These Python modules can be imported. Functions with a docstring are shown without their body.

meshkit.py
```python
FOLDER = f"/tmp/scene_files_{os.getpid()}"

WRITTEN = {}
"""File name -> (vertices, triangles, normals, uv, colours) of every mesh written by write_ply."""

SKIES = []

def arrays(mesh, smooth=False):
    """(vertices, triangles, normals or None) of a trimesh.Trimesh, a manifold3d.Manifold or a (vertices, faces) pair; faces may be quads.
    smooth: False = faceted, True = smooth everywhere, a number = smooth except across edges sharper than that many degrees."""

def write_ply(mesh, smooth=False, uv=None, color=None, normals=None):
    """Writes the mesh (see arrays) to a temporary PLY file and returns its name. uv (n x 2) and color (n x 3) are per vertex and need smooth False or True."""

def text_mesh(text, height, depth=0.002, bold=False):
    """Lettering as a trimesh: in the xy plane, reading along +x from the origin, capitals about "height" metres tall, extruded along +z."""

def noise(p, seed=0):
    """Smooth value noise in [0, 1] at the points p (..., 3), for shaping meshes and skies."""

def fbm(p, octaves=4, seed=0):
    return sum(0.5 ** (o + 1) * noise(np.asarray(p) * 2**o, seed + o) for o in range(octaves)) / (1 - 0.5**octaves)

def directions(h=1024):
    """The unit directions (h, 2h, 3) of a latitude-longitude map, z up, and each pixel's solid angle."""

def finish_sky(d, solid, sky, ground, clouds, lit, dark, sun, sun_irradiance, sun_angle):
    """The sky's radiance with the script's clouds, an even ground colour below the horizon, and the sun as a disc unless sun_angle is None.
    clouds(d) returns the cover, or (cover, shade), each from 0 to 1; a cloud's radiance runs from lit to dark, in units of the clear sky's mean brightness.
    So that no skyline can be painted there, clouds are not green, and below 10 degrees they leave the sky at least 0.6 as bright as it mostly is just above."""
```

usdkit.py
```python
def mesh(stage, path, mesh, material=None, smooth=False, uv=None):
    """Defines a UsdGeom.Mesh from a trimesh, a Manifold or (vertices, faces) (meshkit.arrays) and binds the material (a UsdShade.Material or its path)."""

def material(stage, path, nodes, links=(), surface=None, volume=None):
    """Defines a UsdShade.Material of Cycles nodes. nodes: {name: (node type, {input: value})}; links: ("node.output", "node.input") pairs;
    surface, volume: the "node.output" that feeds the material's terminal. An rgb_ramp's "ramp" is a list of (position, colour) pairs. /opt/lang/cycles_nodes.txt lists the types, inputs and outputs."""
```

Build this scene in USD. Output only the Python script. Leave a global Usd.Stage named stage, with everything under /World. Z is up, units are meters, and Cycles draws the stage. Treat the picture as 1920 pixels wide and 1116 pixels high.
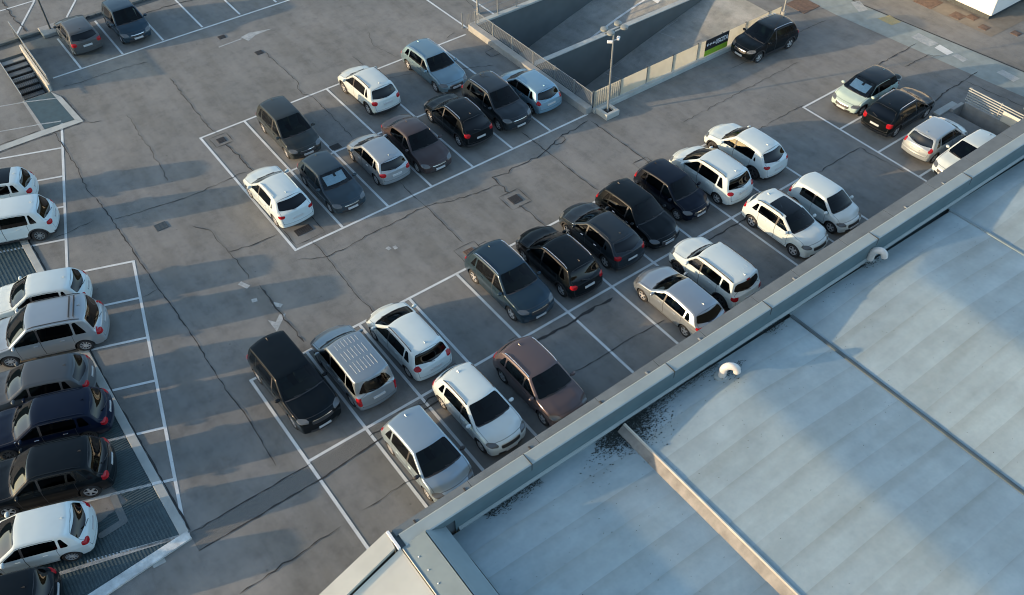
import math, random
import numpy as np, trimesh, usdkit, meshkit
from scipy.interpolate import PchipInterpolator
from shapely.geometry import Polygon, LineString, box as sbox
from shapely.ops import unary_union
from pxr import Gf, Sdf, Usd, UsdGeom, UsdLux, UsdShade

random.seed(7)
RNG = np.random.RandomState(7)
stage = Usd.Stage.CreateInMemory()
UsdGeom.SetStageUpAxis(stage, UsdGeom.Tokens.z)
UsdGeom.SetStageMetersPerUnit(stage, 1.0)
UsdGeom.Xform.Define(stage, '/World')
UsdGeom.Scope.Define(stage, '/World/Looks')

# ------------------------------------------------------------------ camera, sky, sun, exposure
SUN_AZ, SUN_EL = math.radians(158.6), math.radians(9.6)     # azimuth counted from +x
SUN = np.array([math.cos(SUN_AZ) * math.cos(SUN_EL), math.sin(SUN_AZ) * math.cos(SUN_EL), math.sin(SUN_EL)])
EXPOSURE = 1.40
SKY_STRENGTH, SUN_INTENSITY = 0.15, 0.66


def look_matrix(r, u, back, pos):
    return Gf.Matrix4d(*[float(x) for row in ((*r, 0), (*u, 0), (*back, 0), (*pos, 1)) for x in row])


def make_camera():
    th, roll, hd = 0.8119, -0.0139, 0.6319
    fw = np.array([math.sin(hd) * math.cos(th), math.cos(hd) * math.cos(th), -math.sin(th)])
    r = np.array([math.cos(hd), -math.sin(hd), 0])
    u = np.cross(r, fw)
    r, u = r * math.cos(roll) + u * math.sin(roll), u * math.cos(roll) - r * math.sin(roll)
    c = UsdGeom.Camera.Define(stage, '/World/camera')
    c.AddTransformOp().Set(look_matrix(r, u, -fw, (-9.841, -41.029, 28.508)))
    c.CreateHorizontalApertureAttr(36.0)
    c.CreateFocalLengthAttr(1689.39 / 1920 * 36.0)
    c.CreateExposureAttr(EXPOSURE)
    c.CreateClippingRangeAttr(Gf.Vec2f(0.1, 3000))


make_camera()
SKY = usdkit.material(stage, '/World/Looks/sky', {
    's': ('sky_texture', {'sky_type': 'single_scattering', 'sun_disc': False, 'sun_elevation': SUN_EL,
                          'sun_rotation': math.atan2(SUN[0], SUN[1]), 'altitude': 100.0, 'air_density': 1.0, 'aerosol_density': 0.8, 'ozone_density': 1.3}),
    'b': ('background_shader', {'strength': SKY_STRENGTH})}, [('s.color', 'b.color')], surface='b.background')
dome = UsdLux.DomeLight.Define(stage, '/World/sky')
UsdShade.MaterialBindingAPI.Apply(dome.GetPrim()).Bind(SKY)
dome.GetPrim().SetCustomDataByKey('kind', 'structure')
sun = UsdLux.DistantLight.Define(stage, '/World/sun')
sun.CreateIntensityAttr(SUN_INTENSITY)
sun.CreateAngleAttr(0.6)
sun.CreateColorAttr(Gf.Vec3f(1.0, 0.71, 0.43))
sun.CreateNormalizeAttr(True)
_r = np.cross([0, 0, 1.0], SUN); _r /= np.linalg.norm(_r)
sun.AddTransformOp().Set(look_matrix(_r, np.cross(SUN, _r), SUN, (0, 0, 50)))

# ------------------------------------------------------------------ helpers
COUNT = {}


def numbered(parent, name):
    k = (parent, name)
    COUNT[k] = COUNT.get(k, 0) + 1
    return f'{parent}/{name}' if COUNT[k] == 1 else f'{parent}/{name}_{COUNT[k]-1:03d}'


def meta(p, label=None, cat=None, group=None, kind=None):
    for k, v in (('label', label), ('category', cat), ('group', group), ('kind', kind)):
        if v:
            p.SetCustomDataByKey(k, v)
    return p


def path_of(parent):
    return '/World' if parent is None else str(parent.GetPath())


def obj(name, mesh, m, parent=None, smooth=False, normals=None, **kw):
    path = numbered(path_of(parent), name)
    p = usdkit.mesh(stage, path, mesh, m, smooth=smooth)
    if normals is not None:
        p.CreateNormalsAttr([Gf.Vec3f(*map(float, n)) for n in normals])
        p.SetNormalsInterpolation('vertex')
    return meta(p.GetPrim(), **kw)


def thing(name, label=None, cat=None, loc=(0, 0, 0), rz=0, parent=None, **kw):
    x = UsdGeom.Xform.Define(stage, numbered(path_of(parent), name))
    if loc != (0, 0, 0):
        x.AddTranslateOp().Set(Gf.Vec3d(*map(float, loc)))
    if rz:
        x.AddRotateZOp().Set(float(rz))
    return meta(x.GetPrim(), label, cat, **kw)


def bx(x0, x1, y0, y1, z0, z1):
    b = trimesh.creation.box((abs(x1 - x0), abs(y1 - y0), abs(z1 - z0)))
    b.apply_translation(((x0 + x1) / 2, (y0 + y1) / 2, (z0 + z1) / 2))
    return b


def chbox(x0, x1, y0, y1, z0, z1, c=0.02):
    """box with chamfered edges"""
    pts = []
    for sx, x in ((1, x0), (-1, x1)):
        for sy, y in ((1, y0), (-1, y1)):
            for sz, z in ((1, z0), (-1, z1)):
                pts += [(x + sx * c, y + sy * c, z), (x + sx * c, y, z + sz * c), (x, y + sy * c, z + sz * c)]
    return trimesh.convex.convex_hull(np.array(pts))


def cat(ms):
    return trimesh.util.concatenate(ms)


def cyl(p0, p1, r, n=12, r1=None):
    p0, p1 = np.array(p0, float), np.array(p1, float)
    r1 = r if r1 is None else r1
    d = p1 - p0
    L = np.linalg.norm(d)
    a = np.linspace(0, 2 * np.pi, n, endpoint=False)
    ring = np.stack([np.cos(a), np.sin(a), 0 * a], 1)
    T = trimesh.geometry.align_vectors([0, 0, 1], d / L)[:3, :3]
    v = np.vstack([p0 + (ring * r) @ T.T, p1 + (ring * r1) @ T.T, [p0], [p1]])
    f = []
    for i in range(n):
        j = (i + 1) % n
        f += [(i, j, n + j), (i, n + j, n + i), (2 * n, j, i), (2 * n + 1, n + i, n + j)]
    return trimesh.Trimesh(v, f, process=False)


def tube(pts, r, n=8):
    return cat([cyl(a, b, r, n) for a, b in zip(pts[:-1], pts[1:])])


def flat(poly, z=0.004):
    """a shapely polygon as a sheet at height z"""
    out = []
    for g in getattr(poly, 'geoms', [poly]):
        if g.area < 1e-5:
            continue
        v, f = trimesh.creation.triangulate_polygon(g, engine='earcut')
        v3 = np.column_stack([v, np.full(len(v), z)])
        t = trimesh.Trimesh(v3, f, process=False)
        if t.face_normals[:, 2].mean() < 0:
            t.invert()
        out.append(t)
    return cat(out)


def xform(m, loc=(0, 0, 0), rz=0.0):
    m = m.copy()
    m.apply_transform(trimesh.transformations.rotation_matrix(rz, [0, 0, 1]))
    m.apply_translation(loc)
    return m


# ------------------------------------------------------------------ materials
def L(name):
    return f'/World/Looks/{name}'


def plain(name, c, rough=0.6, metal=0.0, coat=0.0, spec=0.5, var=0.12, scale=6.0, bump=0.0, bscale=40.0):
    nodes = {'g': ('geometry', {}), 'n': ('noise_texture', {'scale': scale, 'detail': 5.0, 'roughness': 0.6}),
             'r': ('rgb_ramp', {'ramp': [(0.3, tuple(x * (1 - var) for x in c)), (0.7, tuple(min(1, x * (1 + var)) for x in c))]}),
             'p': ('principled_bsdf', {'roughness': rough, 'metallic': metal, 'coat_weight': coat, 'coat_roughness': 0.05, 'specular_ior_level': spec})}
    links = [('g.position', 'n.vector'), ('n.fac', 'r.fac'), ('r.color', 'p.base_color')]
    if bump:
        nodes['n2'] = ('noise_texture', {'scale': bscale, 'detail': 4.0})
        nodes['b'] = ('bump', {'strength': 1.0, 'distance': bump})
        links += [('g.position', 'n2.vector'), ('n2.fac', 'b.height'), ('b.normal', 'p.normal')]
    return usdkit.material(stage, L(name), nodes, links, surface='p.BSDF')


def paint(name, c, metal=0.0, rough=0.35, coat=1.0, ior=1.4):
    """car paint: clear coat over colour, light road dust, dark lining on the back of the sheet metal"""
    nodes = {'g': ('geometry', {}), 'n': ('noise_texture', {'scale': 2.3, 'detail': 6.0, 'roughness': 0.65}),
             'r': ('rgb_ramp', {'ramp': [(0.35, c), (0.85, tuple(0.94 * x + 0.002 for x in c))]}),
             'rr': ('map_range', {'from_min': 0.3, 'from_max': 0.8, 'to_min': 0.03, 'to_max': 0.12}),
             'p': ('principled_bsdf', {'roughness': rough, 'metallic': metal, 'coat_weight': coat, 'coat_ior': ior, 'specular_ior_level': 0.05}),
             'd': ('diffuse_bsdf', {'color': (0.03, 0.03, 0.032)}), 'm': ('mix_closure', {})}
    return usdkit.material(stage, L(name), nodes, [
        ('g.position', 'n.vector'), ('n.fac', 'r.fac'), ('r.color', 'p.base_color'), ('n.fac', 'rr.value'), ('rr.result', 'p.coat_roughness'),
        ('g.backfacing', 'm.fac'), ('p.BSDF', 'm.closure1'), ('d.BSDF', 'm.closure2')], surface='m.closure')


def glass(name, tint, ior=1.5):
    nodes = {'t': ('transparent_bsdf', {'color': tint}), 'g': ('glossy_bsdf', {'color': (1, 1, 1), 'roughness': 0.02}),
             'f': ('fresnel', {'IOR': ior}), 'm': ('mix_closure', {})}
    return usdkit.material(stage, L(name), nodes, [('f.fac', 'm.fac'), ('t.BSDF', 'm.closure1'), ('g.BSDF', 'm.closure2')], surface='m.closure')


PAINTS = {
    'ice_silver': ((0.27, 0.34, 0.38), 0.6),
    'mid_silver': ((0.24, 0.28, 0.3), 0.65),
    'white': ((0.47, 0.54, 0.54), 0.0), 'pearl_white': ((0.48, 0.53, 0.51), 0.0), 'black': ((0.0015, 0.003, 0.004), 0.0), 'blue_black': ((0.002, 0.004, 0.009), 0.1),
    'olive_grey': ((0.02, 0.024, 0.023), 0.15), 'dark_grey': ((0.05, 0.056, 0.06), 0.3), 'graphite': ((0.013, 0.018, 0.022), 0.15),
    'silver': ((0.3, 0.335, 0.35), 0.65), 'light_silver': ((0.36, 0.4, 0.41), 0.55), 'blue_silver': ((0.15, 0.23, 0.27), 0.6), 'sky_blue': ((0.18, 0.3, 0.38), 0.5),
    'brown': ((0.04, 0.031, 0.031), 0.2), 'plum_brown': ((0.085, 0.066, 0.066), 0.25), 'beige_silver': ((0.36, 0.34, 0.31), 0.6), 'champagne': ((0.31, 0.345, 0.365), 0.75),
    'steel_blue': ((0.014, 0.03, 0.043), 0.4), 'navy': ((0.0015, 0.004, 0.012), 0.1), 'mint': ((0.34, 0.44, 0.4), 0.0), 'teal_grey': ((0.022, 0.036, 0.046), 0.2),
    'taupe': ((0.062, 0.066, 0.066), 0.25), 'mid_grey': ((0.055, 0.062, 0.066), 0.25)}
M = {k: paint('car_paint_' + k, c, m, ior=1.26 if 'black' in k or k == 'navy' else 1.4) for k, (c, m) in PAINTS.items()}
M['glass'] = glass('car_glass', (0.30, 0.38, 0.38))
M['dark_glass'] = glass('tinted_car_glass', (0.07, 0.085, 0.085))
M['windscreen'] = glass('windscreen_glass', (0.13, 0.23, 0.24), 1.36)
M['laminated_glass'] = glass('laminated_windscreen_glass', (0.14, 0.22, 0.22), 1.62)
M['clear_glass'] = glass('clear_windscreen_glass', (0.80, 0.88, 0.88))
M['black_glass'] = glass('privacy_glass', (0.012, 0.015, 0.015))
M['plastic'] = plain('black_plastic', (0.018, 0.018, 0.019), 0.55, var=0.2)
M['tyre'] = plain('tyre_rubber', (0.016, 0.016, 0.016), 0.8, var=0.25, scale=15)
M['rim'] = plain('alloy_rim', (0.46, 0.46, 0.45), 0.4, metal=0.35)
M['dark_rim'] = plain('dark_alloy_rim', (0.08, 0.08, 0.085), 0.35, metal=0.6)
M['chrome'] = plain('bright_trim', (0.75, 0.75, 0.75), 0.18, metal=1.0, var=0.02)
M['cabin'] = plain('cabin_trim', (0.035, 0.034, 0.034), 0.8, var=0.2)
M['seat_grey'] = plain('seat_cloth', (0.09, 0.088, 0.085), 0.9, var=0.2)
M['red_lamp'] = paint('red_lamp_glass', (0.27, 0.006, 0.01), 0.0, 0.2)
M['clear_lamp'] = paint('clear_lamp_glass', (0.11, 0.12, 0.125), 0.3, 0.25)
M['plate'] = plain('number_plate_white', (0.42, 0.44, 0.44), 0.4, var=0.05)
M['plate_blue'] = plain('number_plate_blue', (0.02, 0.06, 0.3), 0.4, var=0.05)
M['sunshade'] = plain('foil_sunshade', (0.72, 0.82, 0.86), 0.45, metal=0.0, var=0.1, scale=9)

# ------------------------------------------------------------------ clipping of a surface by a scalar field
def clip(V, F, field):
    """splits triangles along field = 0. V: n x k attributes (xyz, normal, ...). Returns (V, F inside (field < 0), F outside)."""
    s = np.where(np.abs(field) < 1e-6, 1e-6, field)
    neg = s < 0
    k = neg[F].sum(1)
    inside, outside, mixed = F[k == 3], F[k == 0], F[(k == 1) | (k == 2)]
    if not len(mixed):
        return V, inside, outside
    kk = neg[mixed].sum(1)
    lone = np.where((kk == 1)[:, None], neg[mixed], ~neg[mixed])
    i = lone.argmax(1)
    r = np.arange(len(mixed))
    A, B, C = mixed[r, i], mixed[r, (i + 1) % 3], mixed[r, (i + 2) % 3]
    e = np.concatenate([np.stack([A, B], 1), np.stack([A, C], 1)])
    es = np.sort(e, 1)
    uq, inv = np.unique(es, axis=0, return_inverse=True)
    inv = inv.ravel()
    t = (s[uq[:, 0]] / (s[uq[:, 0]] - s[uq[:, 1]]))[:, None]
    newV = V[uq[:, 0]] * (1 - t) + V[uq[:, 1]] * t
    n0 = len(V)
    ab, ac = n0 + inv[:len(A)], n0 + inv[len(A):]
    tri = np.stack([A, ab, ac], 1)
    q1, q2 = np.stack([ab, B, C], 1), np.stack([ab, C, ac], 1)
    l = kk == 1
    inside = np.vstack([inside, tri[l], q1[~l], q2[~l]])
    outside = np.vstack([outside, tri[~l], q1[l], q2[l]])
    return np.vstack([V, newV]), inside, outside


def sst(x, a, b):
    t = np.clip((x - a) / (b - a), 0, 1)
    return t * t * (3 - 2 * t)


# ------------------------------------------------------------------ cars
TYPES = {
    # L, W, H, belt z, cowl, header, roof rear, tail x (from the front, share of L), tail z, hood front z, clearance, rear glass z0, roof ratio
    'hatch':   dict(L=4.05, W=1.74, H=1.48, belt=0.95, cowl=.235, head=.42, rr=.875, tail=.98, tz=0.98, hood=0.72, rg0=1.02, ratio=.76),
    'golf':    dict(L=4.26, W=1.79, H=1.45, belt=0.95, cowl=.275, head=.45, rr=.86, tail=.975, tz=0.98, hood=0.70, rg0=1.03, ratio=.76),
    'city':    dict(L=3.55, W=1.64, H=1.49, belt=0.95, cowl=.22, head=.40, rr=.91, tail=.985, tz=0.98, hood=0.72, rg0=1.02, ratio=.78),
    'suv':     dict(L=4.45, W=1.84, H=1.66, belt=1.07, cowl=.25, head=.43, rr=.865, tail=.975, tz=1.08, hood=0.88, rg0=1.13, ratio=.77, clad=1, wr=.345),
    'small_suv': dict(L=4.25, W=1.78, H=1.63, belt=1.05, cowl=.25, head=.43, rr=.865, tail=.975, tz=1.06, hood=0.86, rg0=1.1, ratio=.76, clad=1, wr=.34),
    'coupe_suv': dict(L=4.42, W=1.82, H=1.56, belt=1.03, cowl=.27, head=.44, rr=.83, tail=.965, tz=1.08, hood=0.83, rg0=1.12, ratio=.73, clad=1, wr=.34),
    'big_suv': dict(L=4.62, W=1.89, H=1.68, belt=1.08, cowl=.265, head=.43, rr=.86, tail=.97, tz=1.1, hood=0.9, rg0=1.14, ratio=.77, wr=.365),
    'boxy_suv': dict(L=4.24, W=1.81, H=1.70, belt=1.12, cowl=.26, head=.38, rr=.93, tail=.985, tz=1.12, hood=0.98, rg0=1.2, ratio=.83, clad=1, wr=.35, R=(.035, .07, .085)),
    'long_boxy': dict(L=4.75, W=1.87, H=1.74, belt=1.1, cowl=.27, head=.42, rr=.92, tail=.985, tz=1.1, hood=0.97, rg0=1.18, ratio=.80, wr=.36, R=(.035, .07, .085)),
    'wagon':   dict(L=4.70, W=1.83, H=1.44, belt=0.94, cowl=.28, head=.44, rr=.875, tail=.975, tz=0.96, hood=0.68, rg0=1.0, ratio=.74),
    'sedan':   dict(L=4.55, W=1.80, H=1.49, belt=0.96, cowl=.27, head=.43, rr=.73, tail=.88, tz=1.0, hood=0.72, rg0=1.04, ratio=.74, notch=1),
    'mpv':     dict(L=4.42, W=1.82, H=1.66, belt=1.02, cowl=.215, head=.42, rr=.88, tail=.98, tz=1.0, hood=0.74, rg0=1.06, ratio=.76),
    'minivan': dict(L=4.85, W=1.98, H=1.76, belt=1.05, cowl=.225, head=.41, rr=.885, tail=.98, tz=1.02, hood=0.76, rg0=1.1, ratio=.80, wr=.34),
    'van':     dict(L=4.38, W=1.80, H=1.80, belt=1.08, cowl=.235, head=.39, rr=.955, tail=.992, tz=1.12, hood=0.80, rg0=1.14, ratio=.85, R=(.035, .08, .09)),
    'sporty':  dict(L=4.30, W=1.78, H=1.43, belt=0.97, cowl=.285, head=.45, rr=.86, tail=.965, tz=1.0, hood=0.74, rg0=1.04, ratio=.73),
}


def grid_axis(r, n_mid, n_round=3):
    e = np.linspace(0, r, n_round + 1)[:-1]
    return np.concatenate([-1 + e, np.linspace(-1 + r, 1 - r, n_mid), (1 - e)[::-1]])


CUBES = {}


def rounded_cube(R):
    R = np.array(R)
    ga, gb, gc = grid_axis(R[0], 78, 3), grid_axis(R[1], 17, 3), grid_axis(R[2], 19, 3)
    vs, fs, n = [], [], 0

    def face(U, W_, make, flip):
        nonlocal n
        uu, ww = np.meshgrid(U, W_, indexing='ij')
        p = make(uu.ravel(), ww.ravel())
        i = np.arange(len(U) - 1)[:, None] * len(W_) + np.arange(len(W_) - 1)[None]
        a, b, c, d = i, i + len(W_), i + len(W_) + 1, i + 1
        q = np.stack([a, b, c, d], -1).reshape(-1, 4)
        if flip:
            q = q[:, ::-1]
        vs.append(p); fs.append(q + n); n += len(p)
    one = lambda x: np.ones_like(x)
    face(ga, gb, lambda u, w: np.stack([u, w, one(u)], 1), False)
    face(ga, gb, lambda u, w: np.stack([u, w, -one(u)], 1), True)
    face(ga, gc, lambda u, w: np.stack([u, one(u), w], 1), True)
    face(ga, gc, lambda u, w: np.stack([u, -one(u), w], 1), False)
    face(gb, gc, lambda u, w: np.stack([one(u), u, w], 1), False)
    face(gb, gc, lambda u, w: np.stack([-one(u), u, w], 1), True)
    P, Q = np.vstack(vs), np.vstack(fs)
    inner = np.clip(P, -1 + R, 1 - R)
    d = (P - inner) / R
    ln = np.linalg.norm(d, axis=1, keepdims=True)
    P = inner + R * np.where(ln > 0, d / np.maximum(ln, 1e-9), 0)
    key, idx, inv = np.unique(np.round(P, 5), axis=0, return_index=True, return_inverse=True)
    Q = inv.ravel()[Q]
    F = np.vstack([Q[:, [0, 1, 2]], Q[:, [0, 2, 3]]])
    F = F[(F[:, 0] != F[:, 1]) & (F[:, 1] != F[:, 2]) & (F[:, 0] != F[:, 2])]
    return P[idx], F


def cube_for(R):
    if R not in CUBES:
        CUBES[R] = rounded_cube(R)
    return CUBES[R]


class CarShape:
    def __init__(s, t):
        s.__dict__.update(dict(clear=0.21, clad=0, notch=0, wr=0.315, R=(.042, .095, .115)), **t)
        h = s.L / 2
        s.xc, s.xh, s.xr, s.xt = (h - f * s.L for f in (s.cowl, s.head, s.rr, s.tail))
        zc = s.belt + 0.03
        pts = [(h + .1, s.hood - .06), (h, s.hood - .03), (h - .14, s.hood + .035), (h - .30 * s.cowl * s.L - .14, s.hood + (zc - s.hood) * .62), (s.xc + .10, zc - .01), (s.xc, zc + .02),
               (s.xc - .12, zc + .02 + (.12) * (s.H - zc) / max(s.xc - s.xh, .2)),
               (s.xh + .14, s.H - .035 - .14 * .8 * (s.H - zc) / max(s.xc - s.xh, .2)), (s.xh, s.H - .03), (s.xh - .25, s.H - .005), ((s.xh * .6 + s.xr * .4), s.H), (s.xr + .25, s.H - .04), (s.xr, s.H - .075)]
        if s.notch:
            pts += [(s.xt, s.tz + .01), (s.xt - .1, s.tz - .005), (-h + .08, s.tz - .05), (-h - .1, s.tz - .09)]
        else:
            pts += [(s.xt, s.tz + .02), (min(s.xt - .04, -h + .02), s.tz - .02), (-h - .1, s.tz - .08)]
        pts = sorted(pts)
        xs, zs = np.array(pts).T
        keep = np.concatenate([[True], np.diff(xs) > .012])
        s.ztop = PchipInterpolator(xs[keep], zs[keep], extrapolate=True)
        s.wb = .60 * s.L if not s.notch else .585 * s.L
        s.xf, s.xrw = h - (.195 if s.L < 4.6 else .20) * s.L, None
        s.xf = h - .20 * s.L
        s.xrw = s.xf - s.wb

    def w(s, x, z):
        h = s.L / 2
        plan = 1 - .10 * sst(x, h - .9, h) ** 1.5 - .075 * sst(-x, h - .8, h) ** 1.5
        lower = .955 + .045 * sst(z, .25, .62)
        tum = np.where(z > s.belt - .03, 1 - (1 - s.ratio) * ((z - s.belt + .03) / (s.H - s.belt + .03)) ** 1.1, 1.0)
        tum = np.where(z > s.belt - .03, np.minimum(tum, 1), 1)
        shoulder = 1 - .018 * sst(z, s.belt - .22, s.belt - .02)
        mid = sst(x, s.xrw + .1, s.xrw + .5) * sst(-x, -s.xf + .1, -s.xf + .5)
        waist = 1 - .022 * mid * np.exp(-((z - .52) / .12) ** 2) + .010 * np.exp(-((z - s.belt + .20) / .035) ** 2)
        return s.W / 2 * plan * lower * np.clip(tum, .5, 1) * shoulder * waist

    def xe(s, x, b):
        return x + .13 * b * b * np.tanh(x * 2.2)

    def build(s):
        CUBE_V, CUBE_F = cube_for(s.R)
        a, b, c = CUBE_V.T
        h = s.L / 2
        x = a * h
        zt0 = s.ztop(s.xe(x, b))
        zb = s.clear + .06 * sst(np.abs(x), h - .7, h)
        z = zb + (zt0 - zb) * (c + 1) / 2
        zn = z
        endf, endr = sst(a, .55, 1.0) ** 2, sst(-a, .6, 1.0) ** 2
        front = -.20 * b * b - .10 * sst(zn, s.hood - .22, s.hood + .02) - .07 * sst(-zn, -.36, -.2)
        rear = -.13 * b * b - .07 * sst(zn, .62, s.tz) * (1 - s.notch * .5) - .06 * sst(-zn, -.40, -.22) - .02 * sst(zn, .55, .62)
        x = x + endf * front - endr * rear
        crown = .035 * (1 - b * b) * sst(c, .2, 1)
        hood = sst(x, s.xc, s.xc + .3) * sst(c, .5, 1)
        z = z + crown + hood * .016 * np.exp(-((np.abs(b) - .60) / .09) ** 2)
        y = b * s.w(x, z)
        V = np.stack([x, y, z], 1)
        t = trimesh.Trimesh(V, CUBE_F, process=False)
        _, _, N = meshkit.arrays(t, True)
        s.b = b
        return np.hstack([V, N, b[:, None]]), CUBE_F


def box_field(*terms):
    return np.maximum.reduce(terms)


WHEEL_CACHE = {}


def lathe(profile, n=26):
    """profile (y, r) turned round the y axis"""
    p = np.array(profile, float)
    a = np.linspace(0, 2 * np.pi, n, endpoint=False)
    v = np.stack([np.outer(np.cos(a), p[:, 1]), np.tile(p[:, 0], (n, 1)), np.outer(np.sin(a), p[:, 1])], -1).reshape(-1, 3)
    m = len(p)
    f = []
    for i in range(n):
        j = (i + 1) % n
        for k in range(m - 1):
            f += [(i * m + k, j * m + k, j * m + k + 1), (i * m + k, j * m + k + 1, i * m + k + 1)]
    return trimesh.Trimesh(v, f, process=False)


def wheel_meshes(r, spokes):
    k = (round(r, 3), spokes)
    if k in WHEEL_CACHE:
        return WHEEL_CACHE[k]
    w = .105
    rr = r * .66
    tyre = lathe([(-w, rr), (-w * .98, r * .9), (-w * .8, r * .985), (-w * .4, r), (w * .4, r), (w * .8, r * .985), (w * .98, r * .9), (w, rr), (w * .9, rr * .97)])
    dish = lathe([(w * .9, rr * .99), (w * .2, rr * .93), (w * .1, .0)])
    ring = sbox(-1, -1, 1, 1)
    from shapely.geometry import Point
    rim = Point(0, 0).buffer(rr, 24).difference(Point(0, 0).buffer(rr * .88, 24)).union(Point(0, 0).buffer(rr * .24, 12))
    for i in range(spokes):
        a = 2 * np.pi * i / spokes
        wd = .95 / spokes * rr * 1.25
        pts = [(0, -wd * .75), (rr * .93, -wd * .5), (rr * .93, wd * .5), (0, wd * .75)]
        rim = rim.union(Polygon([(x * np.cos(a) - y * np.sin(a), x * np.sin(a) + y * np.cos(a)) for x, y in pts]))
    rm = trimesh.creation.extrude_polygon(rim.simplify(.002), .025, engine='earcut')
    rm.apply_transform(trimesh.transformations.rotation_matrix(-np.pi / 2, [1, 0, 0]))   # extruded along +y
    rm.apply_translation((0, w * .62, 0))
    WHEEL_CACHE[k] = (tyre, dish, rm)
    return WHEEL_CACHE[k]


def side(m, sgn):
    if sgn > 0:
        return m
    m = m.copy()
    m.apply_transform(np.diag([1, -1, 1, 1]))
    if np.linalg.det(np.diag([1, -1, 1])) < 0:
        pass
    return m


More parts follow.
